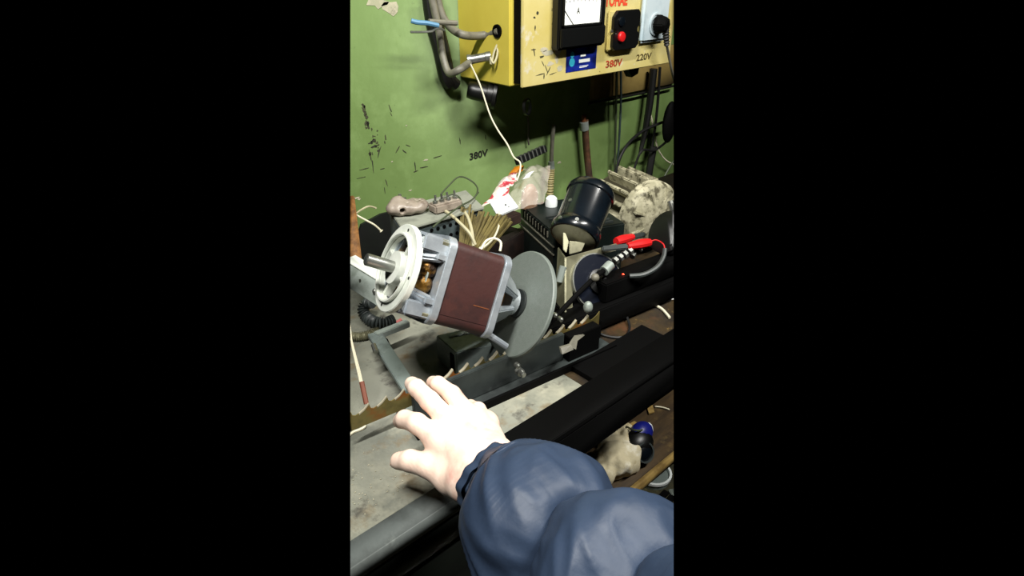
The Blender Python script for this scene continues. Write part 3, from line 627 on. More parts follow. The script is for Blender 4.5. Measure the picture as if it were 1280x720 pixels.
# ------------------------------------------------------------------ sharpening machine
MD = V((.993, -.119, 0)).normalized(); MN = V((-MD.y, MD.x, 0))          # along the band, towards the wall
B0 = at(462, 503, z=BT+.062); B0 = V((B0.x, B0.y, 0))
def mp(s, n, z): return B0+MD*s+MN*n+V((0, 0, BT+z))
mach = thing('sharpening_machine', mp(.3, .03, 0), 'black steel band saw sharpening machine frame with clamp jaws', 'machine')
def mbar(s0, s1, n0, n1, z0, z1): return MB().prism([mp(s0, n0, z0), mp(s1, n0, z0), mp(s1, n1, z0), mp(s0, n1, z0)], (0, 0, z1-z0))
obj('clamp_jaw', mbar(.055, .31, -.010, -.0022, .0065, .0535), M['jaw'], mach, bevel=.001, label='dark grey front clamp jaw')
obj('rear_jaw', mbar(.10, .40, .0022, .012, .006, .040), M['blackmatte'], mach, bevel=.001)
obj('base_flange', mbar(.045, .40, -.029, .03, 0, .006), M['jaw'], mach, bevel=.001)
obj('flange_lip', mbar(.045, .40, -.034, -.0295, 0, .012), M['blackmatte'], mach)
obj('front_jaw_black', mbar(.312, .375, -.020, -.0022, .0065, .050), M['blackmatte'], mach, bevel=.001)
obj('rail_beam', mbar(.28, .80, .020, .062, .0065, .046), M['blackmatte'], mach, bevel=.002)
obj('slide_beam', mbar(.43, .80, .030, .064, .0465, .082), M['blackmatte'], mach, bevel=.002)
obj('mount_block', mbar(.36, .46, .065, .115, 0, .045), M['blackmatte'], mach, bevel=.002)
q = at(651, 466, t=.866)
bl = obj('clamp_bolt', MB().lathe(q, -MN, [(.0065, -.008), (.0065, .002), (.0045, .003), (.0045, .008)], 6), M['steel'], mach, bevel=.0008)
for (u, v, tt) in ((648, 458, .845), (695, 395, .92), (702, 400, .915)):
    q = at(u, v, t=tt); obj('screw', MB().lathe(q, -MN, [(.004, -.006), (.004, 0), (.002, .002)], 10), M['steel'], mach)
shade_x = at(632, 582, z=BT).x
obj('front_shade_strip', MB().bb(shade_x, 1.9, BF-.016, BF+.036, BT+.0025, BT+.013), M['blackmatte'], mach, bevel=.001)  # black strip added where the bench front lies in shade
obj('shade_skirt', MB().bb(shade_x, 1.9, BF-.016, BF-.004, BT-.052, BT+.002), M['blackmatte'], mach)  # black face added below the strip, same shade
obj('shade_plate', MB().bb(.575, .75, BF+.0365, .497, BT+.0005, BT+.009), M['blackmatte'], mach)  # black plate added to darken the shaded bench behind the strip
# long thin push rod with collar
r0 = at(652, 442, t=.90); r1 = at(742, 348, t=.985); r2 = at(800, 308, t=1.06)
obj('push_rod', MB().tube([r0, r1, r2], .0042, 10, 4), M['blackmatte'], mach)
c0 = at(755, 339, t=1.0); c1 = at(763, 331, t=1.01)
obj('rod_collar', MB().cyl(c0, c1, .0085, n=14), M['palegrey'], mach)
for i in range(4):
    p = at(768+i*6, 327-i*4, t=1.012+i*.008); p2 = at(771+i*6, 324.5-i*4, t=1.014+i*.008); obj('rod_nut', MB().cyl(p, p2, .0068, n=6), M['steel'], mach)
obj('rod_tip', MB().ball(at(744, 347, t=.98), .007), M['greycable'], mach)
# cam disc
dcn = at(747, 353, t=1.03); ca = cv(.42, .18, -.88)
cw = obj('cam_disc', MB().lathe(dcn, ca, [(.046, -.006), (.05, -.004), (.05, .002), (.048, .004), (.02, .0045)], 40), M['cam'], mach, label='dark blue round cam disc')
obj('cam_rim', MB().ring(dcn, ca, .0485, .0508, -.003, .0035, 40), M['steel'], cw)
obj('cam_hub', MB().lathe(dcn, ca, [(.022, .004), (.022, .009), (.012, .012), (.006, .02)], 20), M['black'], cw)
# bracket under the gear motor
def plate(nm, px, th, m, lab=None):
    pts = [at(u, v, t=t) for (u, v, t) in px]; n = (pts[1]-pts[0]).cross(pts[2]-pts[0]).normalized()
    return obj(nm, MB().prism(pts, n*th), m, mach, bevel=.0008, label=lab)
plate('bracket_plate', [(706, 322, 1.01), (771, 304, 1.055), (771, 313, 1.055), (738, 322, 1.035), (722, 338, 1.02), (716, 360, 1.01), (716, 392, 1.0), (706, 392, .995)], .003, M['olive'], 'olive zinc bracket plate')
plate('bracket_side', [(697, 309, 1.055), (706, 322, 1.01), (706, 400, .985), (692, 400, 1.02)], .003, M['olive'])
obj('bracket_strut', MB().tube([at(699, 352, t=1.01), at(704, 333, t=1.005)], .006, 10), M['palegrey'], mach)
plate('gusset', [(704, 283, 1.04), (711, 302, 1.03), (708, 316, 1.022), (704, 312, 1.026)], .003, M['olive'])
plate('gusset', [(712, 301, 1.03), (732, 303, 1.04), (727, 314, 1.035), (712, 318, 1.02)], .003, M['olive'])
# gear motor (black cylinder)
gm = thing('black_gear_motor', at(722, 300, t=1.05), 'glossy blue-black cylindrical gear motor on the olive bracket', 'motor')
ga = cv(.36, .84, .36).normalized(); go = at(717, 297, t=1.06)
obj('housing', MB().lathe(go, ga, [(.030, -.002), (.043, 0), (.0455, .004), (.0455, .016), (.043, .020), (.0415, .024), (.0415, .086), (.0445, .088), (.0445, .096), (.040, .104), (.030, .107)], 40), M['blackblue'], gm)
obj('front_cone', MB().lathe(go, ga, [(.012, -.014), (.030, -.010), (.040, -.0005)], 32), M['olive'], gm)
x, y, a = frame(ga, -FW)
for th in (-.9, -.2, 2.6):
    d = x*math.cos(th)+y*math.sin(th); c = go+ga*.010+d*.0455; obj('screw', MB().cyl(c-d*.002, c+d*.002, .0035, n=10), M['steel'], gm)
c = go+ga*.05+(x*math.cos(-.85)+y*math.sin(-.85))*.0415; dd_ = (x*math.cos(-.85)+y*math.sin(-.85)); obj('screw', MB().cyl(c-dd_*.002, c+dd_*.001, .0035, n=10), M['steel'], gm)
# white knob etc. on the frame
q = at(735, 384, t=.93); obj('round_knob', MB().ball(q, .0100, (.75, .75, 1)), M['palegrey'], mach, label='pale round knob')
q = at(712, 428, t=.90); obj('light_tab', MB().prism([at(714, 430, t=.885), at(720, 421, t=.885), at(731, 419, t=.90), at(722, 426, t=.89), at(720, 437, t=.88), at(714, 434, t=.88)], MN*.004), M['greycable'], mach)
obj('light_tab', MB().prism([at(701, 435, t=.87), at(714, 431, t=.875), at(717, 437, t=.875), at(703, 443, t=.868)], MN*.004), M['greycable'], mach)
obj('indicator_light', MB().ball(at(779, 344, t=1.03), .0026), M['led'], mach, label='glowing red indicator light')

# saw band: one mesh with hooked teeth, bent round in plan as it passes
bs = thing('saw_blade', mp(.15, 0, .03), 'rusty band saw blade with large hooked teeth under the hand', 'saw blade')
def blade_z(s): return .0615
pitch = .0245; s = -.075; top = []; edge = []
while s < .39:
    for (ds, dz) in ((0, 0), (.002, -.0085), (.0055, -.0105), (.0105, -.0095), (.0175, -.0060), (.0235, -.0006)):
        top.append((s+ds, blade_z(s)+dz))
    s += pitch
vs = []; fs = []
for (sv, zv) in top:
    zb = blade_z(sv)-.031
    for n in (-.0007, .0007): vs += [mp(sv, n, zb), mp(sv, n, zv)]
for i in range(len(top)-1):
    a = i*4; b = a+4
    fs += [(a, b, b+1, a+1), (a+2, a+3, b+3, b+2), (a+1, b+1, b+3, a+3), (a, a+2, b+2, b)]
obj('band', MB().add(vs, fs), M['blade'], bs, ang=20)
for i in range(0, len(top)-6, 6):
    p0 = top[i+3]; pts = [mp(a[0], -.0009, a[1]+.0002) for a in top[i+3:i+6]]+[mp(top[i+6][0], -.0009, top[i+6][1]+.0004)]
    low = [p-V((0, 0, .0022)) for p in reversed(pts)]
    if top[i][0] > .09: off = MN*.004
    else: off = MN*.0018
    obj('tooth', MB().prism(pts+low, off), M['bladeedge'], bs)

# L shaped blade rest
lr = thing('blade_rest', at(480, 466, z=BT), 'grey L-shaped steel bracket supporting the saw blade at the left', 'bracket')
zr = BT+.032
pA = at(470, 421, z=zr+.01); pB = at(513, 488, z=zr+.004); pC = at(510, 404, z=zr+.01)
obj('front_bar', MB().bar(pA+(pA-pB).normalized()*.008, pB, .021, .008), M['tubegrey'], lr, bevel=.001)
obj('rear_bar', MB().bar(pA+V((0, 0, .002)), pC, .012, .010), M['palegrey'], lr, bevel=.001)
obj('leg', MB().prism([pA+V((.004, -.01, -.004)), pA+V((.013, -.012, -.004)), pA+V((.018, -.03, -.042)), pA+V((.010, -.03, -.042))], (0, .012, 0)), M['blackmatte'], lr)
obj('bolt', MB().cyl(at(467, 431, t=.885), at(470, 440, t=.875), .004, n=8), M['steel'], lr)
f0 = at(516, 512, z=BT+.001); obj('foot', MB().bar(at(509, 503, z=BT+.004), at(517, 518, z=BT+.004), .014, .006), M['palegrey'], lr)

# grey rectangular tube behind the jaw
zt3 = BT+.045
tA = at(545, 419, z=zt3); tB = at(570, 441, z=zt3); tC = at(640, 425, z=zt3); tD = tA+(tC-tB)
gt = thing('steel_box_section', (tA+tC)/2-V((0, 0, .045)), 'grey steel box section lying on the bench behind the jaws', 'steel section')
obj('section_body', MB().prism([tA-V((0, 0, .044)), tB-V((0, 0, .044)), tC-V((0, 0, .044)), tD-V((0, 0, .044))], (0, 0, .044)), M['tubegrey'], gt, bevel=.0015)
lf = (tB-tA).normalized(); ln = V((lf.y, -lf.x, 0)); ln = ln if ln.dot(RT) < 0 else -ln
obj('open_slot', MB().box(tB-lf*.011-V((0, 0, .022))+ln*.0002, (.010, .003, .028), (lf, ln, ZZ)), M['blackmatte'], gt)
mb = MB()
for i in range(4):
    p = tA+(tD-tA)*(.25+.13*i)+lf*.012; mb.ball(p+V((0, 0, .001)), .006, (1.6, .7, .35))
obj('weld_bead', mb, M['palegrey'], gt)

# ------------------------------------------------------------------ grinding motor with disc
GA = cv(.80, -.245, .55).normalized()
GD = at(650, 380, t=.88); GO = GD-GA*.20
vw = (GO+GA*.1-CP).normalized()
E1 = GA.cross(vw).normalized(); E1 = E1 if E1.dot(UP) > 0 else -E1
E2 = GA.cross(E1).normalized(); E2 = E2 if E2.dot(vw) < 0 else -E2
gmot = thing('grinding_motor', GO+GA*.1-E1*.07, 'electric motor with brown square stator and white round flange', 'electric motor')
def g(w_, a=0., b=0.): return GO+GA*w_+E1*a+E2*b
fl = obj('flange', MB().ring(GO, GA, .0425, .058, 0, .008, 48).ring(GO, GA, .0425, .0460, -.005, -.0002, 48), M['aluwhite'], gmot, bevel=.0008, label='white round mounting flange')
obj('hub', MB().lathe(GO, GA, [(.010, -.003), (.0215, -.003), (.0225, .004), (.0225, .03)], 28), M['aluwhite'], gmot)
for i in range(4):
    th = .5+i*math.pi/2; d = E1*math.cos(th)+E2*math.sin(th); tt = GA.cross(d)
    obj('spoke', MB().box(g(.008)+d*.032, (.023, .0042, .012), (d, tt, GA)), M['aluwhite'], gmot, bevel=.001)
for i in range(4):
    th = .15+i*math.pi/2; d = E1*math.cos(th)+E2*math.sin(th); obj('flange_hole', MB().cyl(g(-.0004)+d*.0505, g(.003)+d*.0505, .0022, n=10), M['ink'], fl)
obj('recess_plate', MB().cyl(g(.024), g(.026), .045, n=36), M['palegrey'], gmot)
obj('shaft', MB().lathe(GO, GA, [(.0065, -.040), (.0078, -.039), (.0078, .01)], 20), M['steel'], gmot)
obj('shaft_centre', MB().cyl(g(-.0403), g(-.0395), .003, n=12), M['jaw'], gmot)
def sq(w0, w1, h, m, nm, bev, lab=None, par=gmot):
    return obj(nm, MB().prism([g(w0, a*h, b*h) for (a, b) in ((-1, -1), (1, -1), (1, 1), (-1, 1))], GA*(w1-w0)), m, par, bevel=bev, seg=3, label=lab)
def rsq(w0, w1, h, rad, n=5):
    pts = []
    for k, (ca_, cb_) in enumerate(((1, 1), (-1, 1), (-1, -1), (1, -1))):
        for i in range(n+1):
            th = k*math.pi/2+i/n*math.pi/2; pts.append(g(w0, ca_*(h-rad)+math.cos(th)*rad, cb_*(h-rad)+math.sin(th)*rad))
    return MB().prism(pts, GA*(w1-w0))
SH = .054
bell = obj('front_bell', rsq(.038, .049, SH+.003, .016), M['alu'], gmot, bevel=.001, label='cast aluminium front end bell')
for k, (a, b) in enumerate(((1, 1), (1, -1), (-1, 1), (-1, -1))):
    p0 = [g(.007, a*.020, b*.047), g(.007, a*.048, b*.028), g(.007, a*.040, b*.016), g(.007, a*.014, b*.034)]
    p1 = [g(.039, a*.026, b*.055), g(.039, a*.055, b*.032), g(.039, a*.046, b*.024), g(.039, a*.020, b*.044)]
    mid = []
    obj('bell_arm', MB().add([*p0, *p1], [(0, 1, 2, 3), (4, 7, 6, 5), (0, 4, 5, 1), (1, 5, 6, 2), (2, 6, 7, 3), (3, 7, 4, 0)]), M['alu'], bell, bevel=.003)
    obj('arm_shoulder', MB().box(g(.024, a*.044, b*.041), (.016, .016, .032), (E1, E2, GA)), M['alu'], bell, bevel=.005)
    c = g(.036, a*.0455, b*.0455); obj('bolt_head', MB().cyl(c-GA*.006, c+GA*.006, .0062, n=6), M['olive'], bell)
for s_ in (1, -1):
    obj('bell_rim', MB().box(g(.033, s_*.028, .052), (.010, .006, .014), (E1, E2, GA)), M['alu'], bell, bevel=.002)
    obj('bell_roof', MB().box(g(.023, s_*.050, 0), (.006, .06, .034), (E1, E2, GA)), M['alu'], bell, bevel=.002)
    obj('bell_cheek', MB().box(g(.023, s_*.041, .0475), (.020, .006, .034), (E1, E2, GA)), M['alu'], bell, bevel=.002)
wd = MB()
for i in range(10):
    th = 2*math.pi*i/10; d = E1*math.cos(th)+E2*math.sin(th); wd.ball(g(.027)+d*.034, .013, (1, 1.1, 1.0), (d, GA.cross(d), GA))
obj('winding', wd, M['copper'], gmot, label='copper winding behind the bell openings')
obj('rotor_core', MB().cyl(g(.0265), g(.135), .030, n=24), M['blackmatte'], gmot)
stt = obj('stator', rsq(.0495, .122, SH, .012), M['stator'], gmot, bevel=.0006, label='brown laminated stator block')
obj('rust_scratch', MB().box(g(.106, -.018, SH+.0002), (.0012, .0006, .024), (E1, E2, GA)), M['rust'], stt)
obj('lamination_seam', MB().box(g(.086, -.040, SH+.00005), (.0004, .0004, .07), (E1, E2, GA)), M['blackmatte'], stt)
rb = obj('rear_bell', rsq(.1225, .133, SH+.003, .016), M['alu'], gmot, bevel=.001, label='cast aluminium rear end bell')
for k, (a, b) in enumerate(((1, 1), (1, -1), (-1, 1), (-1, -1))):
    p0 = [g(.132, a*.018, b*.056), g(.132, a*.053, b*.022), g(.132, a*.042, b*.014), g(.132, a*.010, b*.044)]
    p1 = [g(.178, a*.008, b*.026), g(.178, a*.025, b*.008), g(.178, a*.016, b*.004), g(.178, a*.004, b*.016)]
    obj('bell_arm', MB().add([*p0, *p1], [(0, 1, 2, 3), (4, 7, 6, 5), (0, 4, 5, 1), (1, 5, 6, 2), (2, 6, 7, 3), (3, 7, 4, 0)]), M['alu'], rb, bevel=.002)
obj('rear_hub', MB().lathe(GO, GA, [(.020, .172), (.020, .186), (.013, .190), (.008, .191), (.008, .21)], 24), M['alu'], gmot)
obj('rear_winding', MB().lathe(GO, GA, [(.030, .133), (.040, .135), (.040, .145), (.030, .150)], 24), M['copper'], gmot)
obj('stud', MB().cyl(g(.132, -.050, .046), g(.165, -.060, .048), .0045, n=10), M['alu'], gmot)
for s_ in (.7, .2):
    c = g(.155, SH*.75, .02*s_)
obj('lead_wire', MB().tube([at(601, 312, t=.86), at(608, 301, t=.865), at(618, 298, t=.87), at(626, 303, t=.87), at(625, 314, t=.865)], .0018, 6), M['wirewhite'], gmot, label='white lead looping off the motor')
dsc = obj('grinding_disc', MB().lathe(GD, GA, [(.012, -.0035), (.0775, -.0035), (.079, -.002), (.079, .002), (.0775, .0035), (.012, .0035)], 72), M['disc'], gmot, label='flat grey abrasive grinding disc')
obj('clamp_washer', MB().lathe(GD, GA, [(.008, -.008), (.021, -.0075), (.021, -.0034)], 28), M['jaw'], dsc)
obj('white_wire', MB().tube([at(624, 262, t=1.1), at(624, 280, t=1.04), at(618, 296, t=.97), at(606, 308, t=.90), at(600, 310, t=.88)], .0017, 6), M['wirewhite'], label='thin white wire rising behind the motor to the white plate', cat='wire')
# arm that carries the motor
obj('motor_arm', MB().bar(g(.10, -.03, -.05), mp(.34, .085, .07), .03, .02), M['blackmatte'], mach, bevel=.002)

# test clips
def clip_(p0, p1, p2, lab, jawm):
    c = thing('test_clip', p0, lab, 'clip'); x, y, a = frame(p2-p0, UP)
    obj('jaw', MB().bar(p0, p1, .012, .009, UP), jawm, c, bevel=.002)
    obj('insulated_handle', MB().tube([p1, p1+(p2-p1)*.4, p1+(p2-p1)*.7, p2], .007, 10, 4, rf=lambda t: .0058+.003*math.sin(t*2.8)), M['red'], c, label='red insulated handle')
    return c
clip_(at(752, 311, t=1.03), at(784, 308, t=1.035), at(812, 303, t=1.06), 'red handled test clip, the nearer of two beside the drum', M['jaw'])
clip_(at(804, 293, t=1.15), at(791, 296, t=1.12), at(770, 302, t=1.09), 'red handled test clip lying behind the nearer one', M['jaw'])
obj('red_lead', MB().tube([at(811, 303, t=1.06), at(820, 300, t=1.06), at(829, 305, t=1.05), at(831, 312, t=1.045)], .0012, 6), M['red'], label='thin red lead leaving the nearer clip', cat='wire')
obj('black_lead', MB().tube([at(831, 311, t=1.045), at(829, 322, t=1.04), at(821, 334, t=1.03), at(805, 343, t=1.02), at(787, 345, t=1.02)], .0042, 8), M['jaw'], label='black lead curving from the drum to the indicator light', cat='wire')
for i, (u, v) in enumerate(((790, 321), (783, 319), (801, 313))):
    obj('small_nut', MB().cyl(at(u, v, t=1.05), at(u+2, v-4, t=1.055), .0055 if i == 0 else .003, n=6), M['steel'], mach)
obj('rusty_strip', MB().bar(at(797, 346, z=BT+.03), at(838, 356, z=BT+.03), .012, .004), M['rustpipe'], label='narrow rusty strip lying at the right of the machine', cat='strip')
obj('steel_rod', MB().cyl(at(806, 340, z=BT+.02), at(838, 338, z=BT+.02), .004, n=10), M['steel'], label='short steel rod behind the black lead', cat='rod')
obj('dark_wire', MB().tube([at(783, 394, z=BT+.01), at(787, 408, z=BT+.003), at(783, 419, z=BT+.003), at(770, 422, z=BT+.003), at(752, 418, z=BT+.003), at(744, 410, z=BT+.01)], .0022, 6), M['rubber'], label='dark wire loop lying on the brown end of the bench', cat='wire')
obj('white_wire', MB().tube([at(815, 380, z=BT+.004), at(826, 385, z=BT+.003), at(834, 393, z=BT+.003), at(837, 397, z=BT+.003)], .0024, 6), M['wirewhite'], label='short white wire offcut on the brown end of the bench', cat='wire')
obj('paper_scrap', MB().grid(bag_fn(cor((834, 374, 1.12), (846, 376, 1.12), (846, 366, 1.13), (838, 368, 1.13)), .002, .003, 4), 8, 8), M['white'], label='pinkish white scrap at the right edge of the bench', cat='scrap')

# ------------------------------------------------------------------ left edge
sk = obj('wooden_stick', MB().bar(at(436, 250, t=1.12), at(446, 345, t=1.0), .022, .022), M['woodstick'], label='orange-brown wooden stick standing at the left edge', cat='stick', bevel=.002)
obj('green_wire', MB().tube([at(445, 267, t=1.1), at(452, 262, t=1.12), at(461, 258, t=1.13), at(470, 260, t=1.12)], .0018, 6), M['wirecream'], label='pale wire end curling by the left edge of the wall', cat='wire')
obj('cream_wire', MB().tube([at(446, 269, t=1.1), at(457, 275, t=1.09), at(468, 281, t=1.08), at(475, 287, t=1.07), at(477, 289, t=1.07)], .002, 6, rf=lambda t: .0017+.0018*(t > .9)), M['wirewhite'], label='cream wire with a crimped end near the left edge', cat='wire')
ab = thing('grey_steel_arm', at(455, 370, t=.92), 'pale grey folded steel arm reaching in from the left edge', 'steel arm')
a0 = at(430, 326, t=.93); a1 = at(474, 353, t=.90); vdn = at(473, 383, t=.888)-at(475, 353, t=.90); bk = at(446, 322, t=.96)-at(430, 328, t=.93)
obj('side_plate', MB().prism([a0, a1, a1+vdn, a0+vdn], bk.normalized()*.003), M['palegrey'], ab, bevel=.0008)
obj('top_plate', MB().prism([a0, a1, a1+bk*.9, a0+bk*.9], V((0, 0, .003))), M['aluwhite'], ab, bevel=.0008)
obj('bolt', MB().ball(at(469, 364, t=.893), .0045, (1, 1, 1)), M['steel'], ab)
obj('slot', MB().box(at(450, 351, t=.909), (.0022, .0022, .005)), M['ink'], ab)
# coiled black cable
pth = smooth_path([at(492, 400, z=BT+.012), at(483, 403, z=BT+.012), at(470, 403, z=BT+.012), at(459, 397, z=BT+.012), at(454, 388, z=BT+.02), at(458, 380, z=BT+.028), at(466, 378, z=BT+.034)], 26)
obj('corrugated_cable', MB().tube(pth, .009, 12, 1, rf=lambda t: .0085+.0022*math.sin(t*150)), M['jaw'], label='black corrugated cable loop on the bench below the flange', cat='cable')
obj('corrugated_hose', MB().tube([at(434, 420, z=BT+.008), at(448, 421, z=BT+.008), at(462, 418, z=BT+.008), at(474, 414, z=BT+.008)], .0075, 10, 30, rf=lambda t: .007+.0014*math.sin(t*130)), M['olive'], label='dusty corrugated hose along the bench at the left edge', cat='hose')
obj('pink_wire', MB().tube([at(475, 406, z=BT+.004), at(484, 407, z=BT+.004), at(495, 403, z=BT+.006), at(502, 399, z=BT+.01)], .0028, 8), M['pinkwire'], label='pinkish red wire beside the corrugated cable', cat='wire')
wp = thing('twin_lead', at(456, 500, z=BT+.05), 'pair of white leads in a brown sleeve hanging at the left edge', 'wire')
obj('lead', MB().tube([at(436, 395, t=.80), at(440, 430, t=.80), at(446, 458, t=.80), at(451, 480, t=.80)], .0013, 6), M['wirewhite'], wp)
obj('lead', MB().tube([at(436, 412, t=.80), at(443, 440, t=.80), at(449, 462, t=.80), at(453, 480, t=.80)], .0013, 6), M['wirewhite'], wp)
obj('sleeve', MB().cyl(at(452, 477, t=.80), at(458, 505, t=.795), .0034, n=10), M['brownsleeve'], wp, label='brown sleeve')
obj('white_wire', MB().tube([at(434, 546, z=BT+.002), at(442, 540, z=BT+.002), at(450, 537, z=BT+.002), at(456, 533, z=BT+.003), at(455, 528, z=BT+.004)], .002, 6), M['wirewhite'], label='short white wire end on the bench under the blade', cat='wire')
mb = MB()
for i in range(70):
    u = random.uniform(440, 520); v = random.gauss(610, 22)
    if v > 655-(u-438)*.62 or v < 545: continue
    c = at(u, v, z=BT+.0008); mb.box(c, (random.uniform(.0006, .0020), random.uniform(.0004, .0010), .0006), frame(V((random.uniform(-1, 1), random.uniform(-1, 1), 0)), ZZ)[::-1])
obj('metal_filings', mb, M['chiplight'], label='pale metal filings scattered on the bench in front of the hand', cat='filings', kind='stuff')

# ------------------------------------------------------------------ lower shelf and floor
rc = at(760, 578, z=.552)
def rag_fn(Pn):
    d = (Pn-np.array(rc))*.88
    def el(c, s): return (np.linalg.norm((d-np.array(c))/np.array(s), axis=1)-1)*min(s)
    e = smin(el((.0, -.015, .02), (.055, .035, .03)), el((.05, .035, .02), (.025, .04, .028)), .02)
    e = smin(e, el((.05, .075, .02), (.012, .03, .018)), .012); e = smin(e, el((.0, .055, .018), (.012, .028, .016)), .012); e = smin(e, el((-.05, .02, .016), (.016, .026, .016)), .012)
    e = e+.004*np.sin(d[:, 0]*110+d[:, 1]*60)*np.sin(d[:, 1]*95-d[:, 2]*80)+.002*np.sin(d[:, 0]*260)*np.sin(d[:, 1]*240+1)
    return np.maximum(e, -d[:, 2])
rg = obj('rag', surface_net(rag_fn, [rc.x-.10, rc.y-.085, rc.z-.008], [rc.x+.115, rc.y+.15, rc.z+.085], .004), M['rag'], ang=70, label='crumpled stained cream rag on the lower shelf', cat='rag')
hc = at(800, 548, z=.59)
hp = thing('blue_black_headlamp', V((hc.x, hc.y, .55)), 'black and deep blue headlamp with white strap on the lower shelf', 'headlamp')
obj('body', MB().ball(at(797, 553, z=.582), .029, (1.15, 1, .95)), M['black'], hp)
obj('blue_band', MB().ball(at(801, 542, z=.592), .026, (1.1, .8, .9)), M['navyblue'], hp, label='deep blue band')
obj('white_cap', MB().ball(at(809, 540, z=.585), .014, (.9, .8, 1.6)), M['white'], hp, label='white end cap')
q = at(804, 565, z=.580); obj('lens_ring', MB().ring(q, cv(.4, .1, -.8), .017, .020, 0, .008, 28), M['jaw'], hp)
obj('lens', MB().lathe(q, cv(.4, .1, -.8), [(.017, -.02), (.017, .004), (.010, .008), (.003, .009)], 24), M['blackblue'], hp)
obj('strap', MB().tube([at(783, 533, z=.60), at(791, 537, z=.615), at(800, 538, z=.615), at(808, 535, z=.60)], .002, 6), M['wiregrey'], hp)
obj('wood_offcut', MB().bar(at(789, 531, z=.56), at(802, 541, z=.56), .018, .014), M['shelfedge'], label='small pale wood offcut leaning behind the headlamp', cat='offcut', bevel=.001)
obj('paper_scrap', MB().prism([at(808, 508, z=.553), at(815, 507, z=.553), at(818, 516, z=.553), at(811, 518, z=.553)], (0, 0, .003)), M['shelfedge'], label='tan paper scrap lying at the back of the lower shelf', cat='scrap')
obj('white_wire', MB().tube([at(819, 508, z=.554), at(828, 509, z=.554), at(837, 512, z=.554)], .0016, 6), M['wirewhite'], label='thin pale wire end on the lower shelf', cat='wire')
for i, (u, v) in enumerate(((787, 590), (793, 586), (781, 592))):
    obj('black_bolt', MB().lathe(at(u, v, z=.5505), (0, 0, 1), [(.006, 0), (.006, .006), (.003, .007), (.003, .016)], 8), M['black'], label=['small black bolt on the shelf beside the rag, middle of three', 'small black bolt on the shelf, nearest to the headlamp', 'small black bolt on the shelf, nearest to the sleeve'][i], cat='bolt', group='black bolts on the lower shelf')
cn = at(816, 597, z=.0); cn = V((cn.x, cn.y, 0))
tn = thing('tin_can', cn, 'grey tin lid with a shiny white rim on the floor under the shelf', 'tin')
obj('can_body', MB().lathe(cn, (0, 0, 1), [(.050, 0), (.050, .02), (.046, .021), (.046, .016), (.002, .016)], 30), M['tubegrey'], tn)
obj('rim', MB().ring(cn, (0, 0, 1), .048, .055, .018, .026, 32), M['white'], tn)
for i, (u, v) in enumerate(((826, 622), (836, 590), (839, 612), (834, 628), (812, 626))):
    c = at(u, v, z=.004); obj('floor_scrap', MB().bar(c, c+V((.03*math.cos(i*2.1), .03*math.sin(i*2.1), .004)), .02, .008), [M['blackmatte'], M['jaw'], M['palegrey'], M['blackmatte'], M['blackmatte']][i], cat='scrap',
        label=['black scrap on the floor just below the tin', 'dark grey scrap on the floor right of the tin', 'pale grey scrap on the floor at the right edge', 'black scrap on the floor nearest the sleeve at the right edge', 'black scrap on the floor between tin and sleeve'][i], group='scraps on the floor', bevel=.002)

# ------------------------------------------------------------------ person: bare right hand and padded sleeve
per = thing('person', at(605, 600, t=.60), 'person reaching in with bare right hand and navy padded jacket sleeve', 'person')
J = {'elb': (680, 655, .535), 'w0': (626, 611, .590), 'w': (602, 592, .616), 'wi': (584, 603, .618), 'wo': (622, 573, .628),
     'im': (549, 549, .664), 'ip': (521, 529, .674), 'id': (506, 524, .692), 'it': (501, 526, .706),
     'mm': (568, 533, .672), 'mp': (537, 501, .688), 'md': (521, 485, .706), 'mt': (515, 480, .720),
     'rm': (592, 527, .684), 'rp': (565, 493, .698), 'rd': (548, 480, .716), 'rt': (541, 478, .730),
     'pm': (608, 530, .694), 'pp': (598, 512, .716), 'pd': (588, 508, .738), 'pt': (582, 508, .750),
     'tc': (566, 597, .638), 'tm': (536, 582, .652), 'ti': (513, 576, .664), 'tt': (499, 576, .676)}
J = {k: np.array(at(v[0], v[1], t=v[2])) for k, v in J.items()}
def hand_fn(Pn):
    cp = lambda a, b, ra, rb: capsule(Pn, J[a], J[b], ra, rb)
    e = cp('elb', 'w0', .031, .026); e = smin(e, cp('w0', 'w', .026, .0235), .012)
    for a, b, ra, rb in (('w', 'im', .0185, .0135), ('w', 'mm', .0195, .0135), ('w', 'rm', .019, .0128), ('wo', 'pm', .0175, .0125), ('wi', 'tc', .0195, .0175), ('im', 'mm', .0125, .0125), ('mm', 'rm', .0125, .012), ('rm', 'pm', .012, .0115), ('w0', 'wo', .023, .019), ('w0', 'wi', .022, .018), ('tc', 'im', .013, .011)):
        e = smin(e, cp(a, b, ra, rb), .011)
    # the four knuckles stand up a little
    for k in ('im', 'mm', 'rm'):
        q = J[k]+np.array(UP)*.003-np.array(FW)*.002; e = smin(e, np.linalg.norm(Pn-q, axis=1)-.0118, .008)
    def digit(js, rs, k):
        d = None
        for i in range(len(js)-1):
            c = cp(js[i], js[i+1], rs[i], rs[i+1]); d = c if d is None else smin(d, c, .003)
        return d
    fs_ = [digit(('im', 'ip', 'id', 'it'), (.0124, .0114, .0104, .0092), 0), digit(('mm', 'mp', 'md', 'mt'), (.0122, .0112, .0102, .0090), 0), digit(('rm', 'rp', 'rd', 'rt'), (.0115, .0102, .0090, .0079), 0), digit(('pm', 'pp', 'pd', 'pt'), (.0105, .0088, .0080, .0070), 0), digit(('tc', 'tm', 'ti', 'tt'), (.0170, .0134, .0120, .0100), 0)]
    g_ = None
    for d in fs_: g_ = d if g_ is None else np.minimum(g_, d)
    return smin(e, g_, .008)
allp = np.array(list(J.values())); lo = allp.min(0)-.034; hi = allp.max(0)+.034
